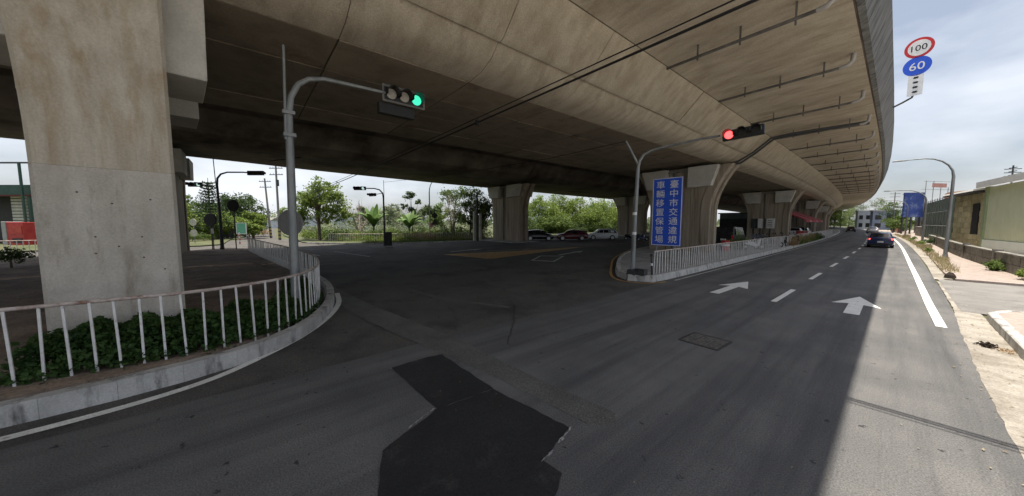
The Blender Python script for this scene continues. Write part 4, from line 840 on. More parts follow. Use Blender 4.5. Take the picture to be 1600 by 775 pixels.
for px, k, w, h, lab in ((470, 120, 9, 4.2, 'pale distant house behind the many-stemmed tree'), (560, 125, 16, 4.6, 'long pale distant house behind the leafless tree'), (655, 120, 12, 4.2, 'pale distant house behind the slender tree'), (835, 150, 10, 11, 'white distant block showing between the trees and the broad pier')):
    t = thing('house', lab, 'house', (*far(px, k), 0), radians(50)); B().box((0, 0, h / 2), (w, 7, h)).ob('wall', M['haze_wall'], t); B().box((0, 0, h + .15), (w + .5, 7.5, .3)).ob('roof', M['sign_grey'], t)
    for i in range(int(w / 2.6)): B().box((-w / 2 + 1.6 + i * 2.6, -3.52, h * .55), (1.2, .06, 1.2)).ob('window', M['haze_wall2'], t)

# undergrowth that closes the view under the crowns
def thicket(pts, w, h, n, size, m, name):
    b = B(); st = along(pts, .25)
    for _ in range(n):
        x, y, a = rnd.choice(st); hh = h * (.55 + .45 * sin(x * 1.3 + y * .9) * sin(x * .37 + 2)); leaf(b, (x + rnd.gauss(0, w), y + rnd.gauss(0, w), .1 + hh * rnd.random() ** .7), size, .35)
    return tag(b.ob(name, M[m]), kind='stuff')
thicket([(-56, 8), (-50, 10.5), (-47.5, 13), (-45, 17), (-43.5, 21), (-42.5, 26), (-42, 30)], .7, 1.9, 9000, .24, 'leaf_mid', 'undergrowth')
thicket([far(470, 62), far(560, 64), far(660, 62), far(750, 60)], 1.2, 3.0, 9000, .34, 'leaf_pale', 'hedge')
thicket([far(790, 66), far(850, 71), far(900, 77), far(960, 88), far(1020, 100)], .9, 3.4, 11000, .32, 'leaf_dark', 'hedge')
thicket([far(800, 84), far(900, 94), far(1000, 112)], 1.6, 8.0, 11000, .55, 'leaf_mid', 'hedge')
thicket([far(270, 52), far(330, 54), far(385, 57)], .8, 2.2, 5000, .26, 'leaf_mid', 'undergrowth')
thicket([far(300, 70), far(400, 80)], 1.5, 5, 4000, .4, 'leaf_mid', 'hedge')

thicket([(-46.6, 9.6), (-43.5, 12.2), (-41.3, 16), (-40.0, 20), (-39.3, 24)], .35, .75, 4200, .17, 'leaf_bright', 'low_growth')
thicket([(-47, 10.4), (-44.3, 13), (-42.2, 16.6), (-41.0, 21), (-40.4, 25)], .5, 1.25, 4200, .2, 'leaf_mid', 'low_growth')

# ---- green shop at the far left
x, y = far(14, 36); t = thing('shop', 'open-fronted dark shop with a green frame left of the huge pier', 'shop', (x, y, 0), radians(50))
B().box((-6, 4.0, 2.9), (20, .2, 5.8)).ob('back_wall', M['dark_open'], t); B().box((-6, 2, .03), (20, 4, .06)).ob('floor', M['paving'], t)
B().box((-6, -.05, 6.05), (20, .3, .95)).ob('lintel', M['green_paint'], t); B().box((-6, 2.0, 6.6), (20.2, 4.4, .15)).ob('roof', M['green_paint'], t)
B().box((-6, -.22, 5.5), (20, .1, .16)).ob('sign_strip', M['rust_dark'], t)
for s in (3.0, -9.8): B().box((s + .0, -.1, 2.79), (.26, .26, 5.58)).ob('post', M['green_paint'], t)
B().box((-6, -.6, 9.0), (20, .16, .16)).ob('canopy_beam', M['dark_steel'], t); 
for s in (3.0, -9.8): B().box((s, -.6, 4.46), (.16, .16, 8.92)).ob('canopy_post', M['green_paint'], t)
t = thing('shutter_stack', 'pale ribbed column stack inside the green shop', 'shutter', (*far(37, 37), .06), radians(50))
for i in range(9): B().box((0, 0, 2.5 + i * .36), (1.3, .5, .29)).ob('rib', M['cream'], t, bevel=.03)
B().box((0, .3, 1.2), (1.2, .2, 2.4)).ob('backing', M['dark_steel'], t)
t = thing('red_machine', 'red machine with a grey side panel in front of the green shop', 'machine', (*far(38, 34.8), 0), radians(48)); B().box((.1, 0, 1.3), (1.9, 1.3, 2.5)).ob('body', M['red'], t, bevel=.04); B().box((-1.1, -.02, 1.32), (.5, 1.36, 2.6)).ob('side_panel', M['sign_grey'], t, bevel=.03); B().box((.3, -.68, .6), (1.1, .06, .5)).ob('vent', M['dark_open'], t); B().box((.1, -.68, 1.75), (1.6, .04, .9)).ob('front_plate', mat('faded_red', (.42, .05, .045), (.5, .09, .07), scale=2), t)
t = thing('shrub', 'small dark potted shrub on the island left of the huge pier', 'shrub', (*far(12, 16.2), .18)); b = B(); cloud(b, (0, 0, .62), (.62, .62, .42), 900, .12, .3); b.ob('foliage', M['leaf_dark'], t); B().tube([(0, 0, 0), (0, 0, .6)], [.05, .03], 6).ob('stem', M['bark'], t)

# ================================================================= VEHICLES
def car(label, x, y, rz, paint, L_=4.4, Wd=1.76, H=1.48, kind='sedan', lit=False, name='parked_car', cat='car', group=None, roof=None):
    t = thing(name, label, cat, (x, y, 0), rz, group); h = Wd / 2
    # stations along x (front +): x, half width, underside, belt, roof, roof half width
    P = {'sedan': [(-.50, .86, .42, .80, .86, .80), (-.47, .96, .24, .88, .98, .84), (-.36, 1, .2, .92, 1.02, .84), (-.20, 1, .2, .93, H - .06, .68), (-.05, 1, .2, .93, H, .70), (.10, 1, .2, .92, H - .05, .69), (.24, 1, .2, .90, 1.0, .82), (.40, .98, .2, .82, .90, .80), (.48, .92, .24, .70, .76, .74), (.50, .84, .40, .62, .66, .70)],
         'hatch': [(-.50, .86, .42, .84, .96, .80), (-.48, .95, .24, .93, 1.06, .80), (-.40, 1, .2, .95, H - .10, .68), (-.20, 1, .2, .95, H, .71), (-.02, 1, .2, .95, H, .71), (.12, 1, .2, .94, H - .06, .69), (.26, 1, .2, .92, 1.02, .82), (.40, .98, .2, .84, .92, .80), (.48, .92, .24, .72, .78, .74), (.50, .84, .40, .64, .68, .70)]}[kind]
    rings = []
    for fx, fw, zb, zk, zr, wr in P:
        w = h * fw; q = [(w * .88, zb), (w, zb + .14), (w * 1.005, (zb + zk) / 2), (w * .965, zk), (h * wr * 1.0 if zr > zk + .25 else w * .90, zr - .05), (h * wr * .72, zr), (0, zr + .012)]
        q2 = [(a, b_) for a, b_ in q] + [(-a, b_) for a, b_ in q[-2::-1]]
        rings.append([(fx * L_, yy, zz) for yy, zz in q2])
    B().loft(rings).ob('body', M[paint], t, smooth=38, fix=True)
    cab = [i for i, p in enumerate(P) if p[4] > p[3] + .25]; i0, i1 = cab[0], cab[-1]
    def lerp(a, b_, s): return a + (b_ - a) * s
    def side(i, tt, s):   # point on the side of the cabin at station i
        p = P[i]; y0 = h * p[1] * .965; y1 = h * p[5]; z0, z1 = p[3], p[4] - .05; return Vector((p[0] * L_, s * (lerp(y0, y1, tt) + .012), lerp(z0, z1, tt)))
    for s in (-1, 1):
        for a, c_ in zip(cab, cab[1:]):
            q = [side(a, .1, s), side(c_, .1, s), side(c_, .86, s), side(a, .86, s)]; m_ = (q[1] - q[0]).normalized() * .035
            q = [q[0] + m_, q[1] - m_, q[2] - m_, q[3] + m_]; b = B().add(q, [(0, 1, 2, 3)] if s < 0 else [(3, 2, 1, 0)]); b.ob('side_window', M['glass'], t)
        # corner glass towards bonnet and boot
        for a, c_, nm in ((i1, i1 + 1, 'side_window'), (i0, i0 - 1, 'side_window')):
            A0, A1 = side(a, .12, s), side(a, .82, s); p = P[c_]; Bp = Vector((p[0] * L_, s * (h * p[1] * .965 + .01), p[3] + .02)); Bq = lerp(A0, Bp, .62)
            b = B().add([A0, Bq, A1], [(0, 1, 2)] if (c_ > a) == (s < 0) else [(2, 1, 0)]); b.ob('side_window', M['glass'], t)
    for a, c_, nm in ((i1, i1 + 1, 'windscreen'), (i0, i0 - 1, 'rear_window')):
        A = Vector((P[a][0] * L_, 0, P[a][4])); Bv = Vector((P[c_][0] * L_, 0, P[c_][4])); nrm = Vector((abs(A.z - Bv.z) * (1 if c_ > a else -1), 0, abs(A.x - Bv.x))).normalized() * .022
        T0, T1 = lerp(A, Bv, .08) + nrm, lerp(A, Bv, .92) + nrm; w0, w1 = h * P[a][5] * .86, h * .82 * .92
        q = [T0 + Vector((0, -w0, -.01)), T0 + Vector((0, w0, -.01)), T1 + Vector((0, w1, -.012)), T1 + Vector((0, -w1, -.012))]
        B().add(q, [(0, 1, 2, 3)] if c_ < a else [(3, 2, 1, 0)]).ob(nm, M['glass'], t)
    for fx in (-.305, .315):
        for s in (-1, 1):
            c_ = Vector((fx * L_, s * (h - .085), .315)); ar = B().disc(c_ + Vector((0, s * .083, .02)), (0, s, 0), .375, .02, 20).ob('wheel_arch', M['tyre'], t)
            w = B().tube([c_ + Vector((0, -s * .1, 0)), c_ + Vector((0, s * .09, 0)), c_ + Vector((0, s * .108, 0))], [.315, .315, .29], 20).ob('wheel', M['tyre'], t, smooth=50, fix=True)
            b = B().disc(c_ + Vector((0, s * .108, 0)), (0, s, 0), .075, .03, 12)
            for k in range(5): a = 2 * pi * k / 5; b.box(c_ + Vector((cos(a) * .13, s * .108, sin(a) * .13)), (.19, .022, .065), ry=-a)
            b.tube([c_ + Vector((0, s * .10, 0)), c_ + Vector((0, s * .116, 0))], [.235, .235], 18); b.ob('rim', M['rim'], w)
    for s in (-1, 1):
        B().box((L_ * .478, s * h * .66, .66), (.14, .34, .13), rz=-s * .3).ob('headlight', M['headlamp'], t, bevel=.02)
        B().box((-L_ * .488, s * h * .74, .86), (.09, .3, .16), rz=s * .15).ob('tail_light', M['tail_lit' if lit else 'tail'], t, bevel=.02)
        B().box((L_ * .19, s * (h + .06), .99), (.13, .18, .11)).ob('door_mirror', M[paint], t, bevel=.03)
    B().box((-L_ * .503, 0, .60), (.02, .40, .16)).ob('licence_plate', M['plate'], t); B().box((L_ * .503, 0, .44), (.02, .9, .14)).ob('grille', M['black'], t)
    B().box((-L_ * .49, 0, .36), (.1, Wd * .86, .18)).ob('bumper', M['black'], t, bevel=.03)
    if roof:
        b = B(); ks = [i for i in cab]; 
        b.loft([[(P[i][0] * L_, yy, zz) for yy, zz in ((h * P[i][5] * .98, P[i][4] - .035), (h * P[i][5] * .72, P[i][4] + .012), (0, P[i][4] + .024), (-h * P[i][5] * .72, P[i][4] + .012), (-h * P[i][5] * .98, P[i][4] - .035))] for i in ks]).ob('roof', M[roof], t, fix=True)
    return t
GP = 'cars parked beyond the broad pier'
car('black car half hidden behind the broad pier', *far(842, 45.5), radians(50), 'car_black', 4.1, 1.74, 1.52, 'hatch', group=GP)
car('maroon parked car with silver wheels, between the black and white cars', *far(893, 46), radians(229), 'car_maroon', 4.4, 1.76, 1.5, 'hatch', group=GP)
car('white parked car with a black roof, farthest right of the parked cars', *far(940, 48), radians(227), 'car_white', 4.5, 1.82, 1.6, 'hatch', group=GP, roof='car_black')
car('dark blue car with lit red tail lights driving away on the main road', -1.0, 50.6, radians(91), 'car_blue', 4.3, 1.74, 1.55, 'hatch', True, 'car')
x_, y_ = bx(-.8, 118); car('small white car far ahead on the main road', x_, y_, radians(96), 'car_white', 4.4, 1.78, 1.5, 'sedan', False, 'car')
x_, y_ = bx(-4.4, 128); car('tiny dark car far ahead in the left lane', x_, y_, radians(96), 'car_black', 4.4, 1.78, 1.5, 'sedan', False, 'car')

# things parked under the near deck past the grooved pier
x, y = -9.9, 34.5
t = thing('van', 'black van parked in shade behind the right railing, past the grooved pier', 'van', (x, y, .235), radians(95))
b = B(); pr = [(-2.2, .35), (2.2, .35), (2.25, .8), (1.9, 1.05), (1.35, 1.85), (-2.05, 1.92), (-2.25, 1.2)]
b.loft([[(x_, s * (.86 if z_ < 1.2 else .74), z_) for x_, z_ in pr] for s in (-1, 1)]).ob('body', M['car_black'], t, bevel=.05, fix=True)
for s in (-1, 1):
    B().add([(x_, s * (.80 if z_ > 1.5 else .868), z_) for x_, z_ in ((-1.9, 1.22), (1.3, 1.22), (1.05, 1.72), (-1.85, 1.75))], [(0, 1, 2, 3) if s < 0 else (3, 2, 1, 0)]).ob('side_window', M['glass'], t)
    for fx in (-1.4, 1.4): B().disc((fx, s * .8, .33), (0, 1, 0), .33, .2, 18).ob('wheel', M['tyre'], t)
    B().box((-2.24, s * .66, 1.0), (.06, .14, .34)).ob('tail_light', M['tail'], t)
B().box((-2.24, 0, .78), (.04, .42, .16)).ob('licence_plate', M['plate'], t)
t = thing('barrel', 'red barrel with a pale band beside the black van', 'barrel', (*far(1134, 25.8), .235)); B().tube([(0, 0, 0), (0, 0, .85)], .3, 16).ob('drum', M['red'], t, smooth=50); B().tube([(0, 0, .4), (0, 0, .55)], .305, 16).ob('band', M['sign_white'], t)
t = thing('shrub', 'bright green bush behind the right railing next to the red barrel', 'shrub', (*far(1153, 26.5), .2)); b = B(); cloud(b, (0, 0, .65), (.75, .75, .6), 1100, .14, .3); b.ob('foliage', M['leaf_mid'], t); B().tube([(0, 0, 0), (0, 0, .6)], [.05, .03], 6).ob('stem', M['bark'], t)
def scooter(label, x, y, rz, paint):
    t = thing('scooter', label, 'scooter', (x, y, .235 if x > -15 else -.0), rz, 'scooters parked under the viaduct')
    for fx in (-.6, .62):
        w = B().tube([(fx, -.06, .24), (fx, .06, .24)], .24, 14).ob('wheel', M['tyre'], t); B().tube([(fx, -.065, .24), (fx, .065, .24)], .12, 10).ob('rim', M['rim'], w)
    B().loft([[(x_, s * w_, z_) for x_, w_, z_ in ((-.85, .09, .62), (-.5, .16, .42), (.1, .15, .28), (.42, .14, .32), (.5, .13, .9), (.36, .13, .95), (.22, .14, .45), (-.05, .16, .68), (-.7, .15, .74))] for s in (-1, 1)]).ob('body', M[paint], t, bevel=.03, fix=True)
    B().box((-.35, 0, .79), (.75, .28, .1)).ob('seat', M['black'], t, bevel=.03); B().tube([(.36, -.32, 1.06), (.42, 0, 1.0), (.36, .32, 1.06)], .025, 6).ob('handlebar', M['dark_steel'], t)
    B().tube([(.44, 0, .95), (.62, 0, .3)], .04, 6).ob('fork', M['dark_steel'], t); B().disc((.51, 0, .86), (1, 0, .2), .09, .05, 12).ob('headlight', M['headlamp'], t)
    for s in (-1, 1): B().tube([(.37, s * .26, 1.06), (.35, s * .32, 1.24)], .012, 5).ob('mirror_stalk', M['black'], t); B().disc((.35, s * .33, 1.28), (1, 0, 0), .06, .02, 10).ob('mirror', M['glass'], t)
for i, (px, k, rz, p, lab) in enumerate([(1168, 27.5, 20, 'car_black', 'black scooter behind the green bush under the viaduct'), (1178, 27, 40, 'car_white', 'white scooter among the row behind the right railing'), (1188, 28.5, 70, 'car_black', 'black scooter right of the white one behind the right railing'), (1200, 29, 100, 'car_blue', 'dark blue scooter below the white cabinets'), (1212, 29.5, 60, 'car_maroon', 'maroon scooter below the white cabinets'), (1224, 30.5, 80, 'car_black', 'black scooter at the foot of the pier behind the scooters'), (1243, 33, 75, 'car_black', 'black scooter just right of the pier with the white cabinets')]):
    x, y = far(px, k); scooter(lab, x, y, radians(rz), p)
for i, (px, k, rz, p, lab) in enumerate([(985, 46, 30, 'car_black', 'dim black scooter right of the white parked car'), (999, 47, 50, 'car_black', 'dim black scooter at the foot of the pier by the red signal'), (1004, 44, 60, 'car_blue', 'dim blue scooter closest to the red signal pole')]):
    x, y = far(px, k); scooter(lab, x, y, radians(rz), p)
for px, k, m, lab in ((1189, 38.2, 'dark_steel', 'dark cabinet, leftmost of three hung on the pier behind the scooters'), (1197, 38.2, 'box_white', 'narrow white cabinet in the middle of three on the pier'), (1208, 38.2, 'box_white', 'wide white cabinet with dark slots, rightmost of three on the pier')):
    x = {1189: -12.75, 1197: -12.0, 1208: -10.9}[px] + bend(56); w = {1189: .6, 1197: .55, 1208: .9}[px]
    t = thing('cabinet', lab, 'cabinet', (x, 55.5, 1.7), 0, 'cabinets on the pier'); B().box((0, -.0, .7), (w, .35, 1.35)).ob('body', M[m], t, bevel=.02); B().box((0, -.185, .7), (w * .8, .03, 1.15)).ob('door', M[m], t, bevel=.008)
    if px == 1208:
        for i in range(4): B().box((0, -.205, .35 + i * .24), (.5, .02, .07)).ob('slot', M['black'], t)
    B().box((0, 0, -.75), (.12, .12, 1.5)).ob('leg', M['dark_steel'], t)
t = thing('storage_shed', 'dark storage shed deep under the near deck behind the scooters', 'building', (-17.2, 72, 0)); B().box((0, 2, 2.1), (10.5, 4, 4.2)).ob('wall', M['grey_sheet'], t)
for i in range(5): B().box((-4.2 + i * 2.1, -.06, 1.7), (1.9, .1, 3.1)).ob('shutter', M['dark_steel'], t)
B().box((0, 2, 4.3), (11, 4.6, .2)).ob('roof', M['dark_steel'], t)
for i, (x_, y_, m_, lab) in enumerate(((-10.9, 38.6, 'red', 'red crate in the shade beyond the black van'), (-9.2, 41.0, 'grey_sheet', 'grey crate in the shade by the scooters'), (-8.4, 62.2, 'red', 'red crate below the near edge of the red awning'), (-8.3, 64.0, 'box_white', 'white crate below the near edge of the red awning'))):
    t = thing('crate', lab, 'crate', (x_ + bend(y_), y_, .235), .2 * i); B().box((0, 0, .5), (1.1, .9, 1.0)).ob('body', M[m_], t, bevel=.03); B().box((0, 0, 1.03), (1.16, .96, .08)).ob('lid', M[m_], t, bevel=.02)
# red awning between piers
t = thing('awning', 'long red awning sloping down between the piers of the right island', 'awning', (0, 0, 0))
y0, y1 = 60, 82; n = 11
for i in range(n):
    a, c_ = y0 + (y1 - y0) * i / n, y0 + (y1 - y0) * (i + 1) / n - .03; f = lambda Y: bend(Y)
    B().loft([[(-11.4 + f(Y), Y, 4.6), (-7.8 + f(Y), Y, 2.9), (-7.8 + f(Y), Y, 2.6), (-7.85 + f(Y), Y, 2.6), (-7.85 + f(Y), Y, 2.84), (-11.4 + f(Y), Y, 4.54)] for Y in (a, c_)]).ob('canvas_strip', M['awning_stripe' if i % 4 == 2 else 'awning'], t, fix=True)
for Y in (60.3, 67.5, 74.5, 81.7):
    for xx in (-7.9, -11.3): B().tube([(xx + bend(Y), Y, .2), (xx + bend(Y), Y, 2.65 if xx > -9 else 4.5)], .045, 8).ob('post', M['galv'], t)
x_, y_ = bx(-9.6, 66); car('white car parked in the shade under the red awning', x_, y_, radians(93), 'car_white', 4.3, 1.75, 1.5, 'sedan').location.z = .235
x_, y_ = bx(-9.6, 74); car('dark car parked behind the white one under the red awning', x_, y_, radians(93), 'car_black', 4.3, 1.75, 1.5, 'hatch').location.z = .235
grass(lambda: (lambda Y: (-6.5 + bend(Y) + rnd.uniform(-.15, .2), Y, .24))(rnd.uniform(41, 56)), 800, .9, 'rust_plant', 'dry_weeds', .035)
grass(lambda: (lambda Y: (-6.45 + bend(Y) + rnd.uniform(-.15, .2), Y, .24))(rnd.uniform(44, 60)), 700, .8, 'leaf_mid', 'green_weeds', .035)
t = thing('shrub', 'dark green bush at the far end of the rusty weeds along the right island', 'shrub', (*bx(-6.5, 60), .2)); b = B(); cloud(b, (0, 0, .55), (.6, .9, .5), 700, .15, .3); b.ob('foliage', M['leaf_dark'], t); B().tube([(0, 0, 0), (0, 0, .5)], [.05, .03], 6).ob('stem', M['bark'], t)

# ================================================================= RIGHT SIDE OF THE ROAD
lamp('nearest tall street lamp on the right pavement before the beige warehouse', 2.25, 37.0, 6.9, 2.5, radians(0), 'galv', .1, .078)
lamp('second street lamp along the right pavement, before the green netted building', *bx(2.4, 61.5), 6.3, 3.2, radians(4), 'galv', .1, .085)
lamp('third street lamp along the right pavement beside the blue billboard', *bx(2.3, 88), 6.3, 3.0, radians(6), 'galv', .1, .085)
lamp('farthest street lamp, near the distant trees on the right', *bx(2.4, 118), 6.3, 3.0, radians(8), 'galv', .1, .08)
# low blockwork wall
t = thing('block_wall', 'low weathered block wall with a flat coping in front of the beige warehouse', 'wall', (0, 0, 0))
wp = [(3.95, 24.5), (3.45, 31), (3.05, 39), (2.9, 47), (2.85, 56), (2.7, 66)]
st = along(wp, 1.2)
for (x0, y0, _), (x1, y1, _) in zip(st, st[1:]):
    a, c_ = Vector((x0, y0)), Vector((x1, y1)); t_ = (c_ - a).normalized(); an = atan2(t_.y, t_.x); m_ = (a + c_) / 2
    for r_ in range(2):
        B().box((m_.x + rnd.uniform(-.01, .01), m_.y, .10 + .21 + r_ * .42), (1.17, .18, .40), rz=an).ob('block', M['grey_wall'], t)
    B().box((m_.x, m_.y, .97), (1.19, .28, .08), rz=an).ob('coping', M['grey_wall'], t)
for i in (0, 5, 11, 18, 26):
    if i < len(st): B().box((st[i][0], st[i][1], .58), (.3, .3, 1.06), rz=st[i][2]).ob('pillar', M['grey_wall'], t)
# beige warehouse
ux = Vector((.149, -1, 0)).normalized(); un = Vector((-ux.y * -1, 0, 0)); ax_ = atan2(ux.y, ux.x)
t = thing('warehouse', 'beige green clad warehouse with a pale roof and white base at the right edge', 'building', (5.28, 52, 0), ax_)
# local +x runs towards the camera along the street face, local -y... faces the road
sgn = -1 if (Matrix.Rotation(ax_, 3, 'Z') @ Vector((0, -1, 0))).x < 0 else 1     # which local side faces the road
n = 18
for i in range(n): B().box((.5 + i * 1.0, sgn * .06, 3.36), (.96, .14, 4.72)).ob('cladding_panel', M['beige_clad'], t, bevel=.02)
B().box((9, -sgn * 4.5, 2.75), (18, 9, 5.5)).ob('wall', M['beige_clad'], t)
B().box((9, sgn * .11, .5), (18, .26, .96)).ob('white_base', M['white_base'], t)
B().box((-.14, sgn * .08, 2.9), (.5, .34, 5.75)).ob('corner_trim', M['green_trim'], t)
B().loft([[(x_, sgn * .55, 5.68), (x_, sgn * .5, 5.92), (x_, -sgn * 4.6, 7.3), (x_, -sgn * 9.6, 5.9), (x_, -sgn * 9.6, 5.66), (x_, -sgn * 4.6, 7.05)] for x_ in (-.6, 18.6)]).ob('roof', M['roof_white'], t, fix=True)
B().box((9, sgn * .66, 5.95), (19.2, .12, .52)).ob('eaves_fascia', M['roof_white'], t)
# ochre stone annexe
tt = thing('annex', 'ochre stone faced annexe with a dark doorway left of the beige warehouse', 'building', (5.28, 52, 0), ax_)
B().box((-4.6, -sgn * 3, 2.7), (8.2, 6, 5.4)).ob('wall', M['stone'], tt)
for r_ in range(9):
    for i in range(7):
        x0 = -.6 - i * 1.12 - (r_ % 2) * .3; z = .55 + r_ * .56
        if -3.4 < x0 < -1.3 and 1.3 < z < 4.6: continue
        if x0 < -8.2: continue
        B().box((x0 - .3, sgn * .03, z), (1.06, .1 + rnd.uniform(0, .03), .52)).ob('stone', M['stone'], tt)
B().box((-2.75, sgn * .03, 2.75), (1.5, .08, 3.2)).ob('doorway', M['dark_open'], tt)
B().loft([[(x_, sgn * .9, 5.45), (x_, sgn * .85, 5.62), (x_, -sgn * 6.2, 6.7), (x_, -sgn * 6.2, 6.5)] for x_ in (-8.9, -.45)]).ob('roof', M['roof_white'], tt, fix=True); B().box((-4.6, sgn * .45, 5.38), (8.3, .9, .10)).ob('soffit', M['dark_steel'], tt)
# antenna on warehouse roof, roof wires
t = thing('antenna', 'dark finned antenna standing on the pale warehouse roof', 'antenna', (5.95, 49.8, 5.7)); B().tube([(0, 0, 0), (0, 0, 1.6)], .05, 8).ob('mast', M['dark_steel'], t)
for z in (.7, 1.0, 1.3): B().box((0, 0, z), (.9, .06, .06), rz=.4).ob('element', M['dark_steel'], t); B().box((0, 0, z + .1), (.06, .7, .06), rz=.4).ob('element', M['dark_steel'], t)
# netted building, orange awning roof, blue billboard, antenna frame
t = thing('netted_building', 'building wrapped in grey green scaffold netting behind the second lamp', 'building', (4.3, 66, 0), radians(93.1))
for i in range(11): B().box((1.1 + i * 2.2 + .0, .06, 2.9), (2.14, .1, 5.6)).ob('net_panel', M['net'], t)
B().box((12.1, -3.0, 2.9), (24, 5.8, 5.7)).ob('wall', M['grey_wall'], t)
for i in range(12): B().tube([(i * 2.2, .2, .1), (i * 2.2, .2, 6.0)], .04, 6).ob('scaffold_pole', M['galv'], t)
for z in (2.1, 4.0, 5.8): B().tube([(0, .25, z), (24.4, .25, z)], .035, 6).ob('scaffold_rail', M['galv'], t)
t = thing('orange_roof', 'orange sheeted roof with a pink canopy above the netted building', 'roof', (4.9, 93, 0), radians(92))
B().loft([[(x_, -.3, 6.0), (x_, -.3, 7.6), (x_, -3.5, 8.0), (x_, -3.5, 6.0)] for x_ in (-1.4, 2.2)]).ob('orange_sheet', M['orange'], t, fix=True); B().loft([[(-1.2, .9, 4.7), (2.2, .3, 5.9), (2.2, -.6, 5.9), (-1.2, -.6, 5.2)], [(-1.2, .9, 4.62), (2.2, .3, 5.4), (2.2, -.6, 5.4), (-1.2, -.6, 4.6)]]).ob('pink_canopy', M['pinkroof'], t, fix=True)
B().box((3.6, -1.2, 6.9), (1.6, 1.6, 1.5)).ob('small_tower', M['pinkroof'], t, bevel=.03); B().box((.4, -1.9, 2.9), (3.2, 2.6, 5.8)).ob('wall', M['grey_wall'], t)
t = thing('billboard', 'big blue billboard on a dark steel frame beside the third lamp', 'billboard', (2.0, 110, 0), radians(40))
B().box((0, 0, 6.3), (3.6, .3, 5.2)).ob('board', M['blue_board'], t)
for i in range(3): B().box((-1.5 + i * 1.5, .3, 4.4), (.2, .2, 8.8)).ob('post', M['dark_steel'], t)
for z in (4.1, 6.6, 8.6): B().box((0, .28, z), (3.6, .12, .14)).ob('beam', M['dark_steel'], t)
t = thing('dark_shed', 'dark weathered shed under the blue billboard', 'building', (3.3, 114, 0), radians(94))
B().box((4, -2.2, 2.6), (15, 4, 5.2)).ob('wall', M['haze_wall2'], t); 
for i in range(5): B().box((-1.8 + i * 3, -.17, 1.8), (1.8, .12, 2.4)).ob('shutter', M['grey_wall'], t)
B().box((4, -2.2, 5.3), (15.6, 4.8, .2)).ob('roof', M['dark_steel'], t)
t = thing('roof_sign', 'small red and white sign with mesh frame above the blue billboard', 'sign', (5.0, 108, 0), radians(60)); B().box((0, 0, 10.0), (3.6, .15, .8)).ob('panel', M['pinkroof'], t)
for i in range(4):
    B().tube([(-3 + i * 2, .3, 5.0), (-3 + i * 2, .3, 11.2 - abs(i - .5) * .6)], .06, 6).ob('mast', M['sign_grey'], t)
B().box((0, .3, 10.8), (7, .06, .06)).ob('rail', M['sign_grey'], t); B().box((0, .3, 9.2), (8, .06, .06)).ob('rail', M['sign_grey'], t)
# garden walls, distant blocks and trees where the road bends away
for (x, y, w, d, h, m, lab) in ((2.75, 95, .4, 9, 1.7, 'grey_wall', 'stretch of weathered garden wall just past the netted building'), (bend(125) + 3.6, 125, .4, 12, 2.2, 'pinkroof', 'reddish garden wall beyond the blue billboard')):
    t = thing('garden_wall', lab, 'wall', (x, y, 0), radians(3)); n = int(d / 1.5)
    for i in range(n): B().box((0, -d / 2 + (i + .5) * d / n, h / 2), (w, d / n - .03, h)).ob('wall_panel', M[m], t)
    B().box((0, 0, h + .05), (w + .12, d, .1)).ob('coping', M['sign_grey'], t)
def block(lab, x, y, w, d, h, m, rz=0, floors=3, cols=4):
    t = thing('building', lab, 'building', (x, y, 0), rz, 'distant buildings along the main road'); B().box((0, 0, h / 2), (w, d, h)).ob('wall', M[m], t); B().box((0, 0, h + .2), (w + .5, d + .5, .4)).ob('roof', M['sign_white' if m == 'haze_wall' else 'sign_grey'], t)
    for i in range(floors):
        for j in range(cols): B().box((-w / 2 + (j + .5) * w / cols, -d / 2 - .02, 1.6 + i * (h - 1) / floors), (w / cols * .55, .08, (h / floors) * .45)).ob('window', M['dark_open'], t)
x, y = far(1357, 122); block('pale block with a white roof where the road bends away', x, y, 7, 7, 6.8, 'haze_wall', radians(8), 2, 4)
x, y = far(1376, 110); block('blue grey block right of the white roofed one in the distance', x, y, 5, 6, 6.4, 'haze_wall2', radians(8), 2, 2)
for px, kk, h, w, lm, lab in ((1397, 84, 7.4, 7, 'leaf_dark', 'dark tree left of the blue billboard'), (1405, 76, 4.6, 5, 'leaf_mid', 'lower green tree beside the blue billboard'), (1385, 125, 12, 10, 'leaf_mid', 'distant green tree above the blue grey block'), (1365, 150, 15, 12, 'leaf_pale', 'hazy distant tree behind the white roofed block'), (1345, 165, 16, 12, 'leaf_pale', 'hazy distant tree left of the white roofed block'), (1325, 190, 15, 13, 'leaf_mid', 'distant tree framed by the end of the viaduct'), (1312, 170, 13, 10, 'leaf_bright', 'bright distant tree under the end of the viaduct'), (1302, 150, 9, 8, 'leaf_bright', 'small bright tree beyond the farthest pier')):
    x, y = far(px, kk); tree(lab, x, y, lobes(w, 1.0, h - w * .15, 9), lm, 1300, .42 if kk > 100 else .3, .2, 0, group='trees where the road bends away')
x, y = bx(3.2, 132); t = thing('utility_pole', 'distant utility pole where the road bends away on the right', 'utility pole', (x, y, 0)); B().tube([(0, 0, 0), (0, 0, 10.5)], [.15, .09], 8).ob('pole', M['wood_pole'], t)
for z in (9.3, 10.1): B().box((0, 0, z), (1.8, .08, .08)).ob('crossarm', M['dark_steel'], t)
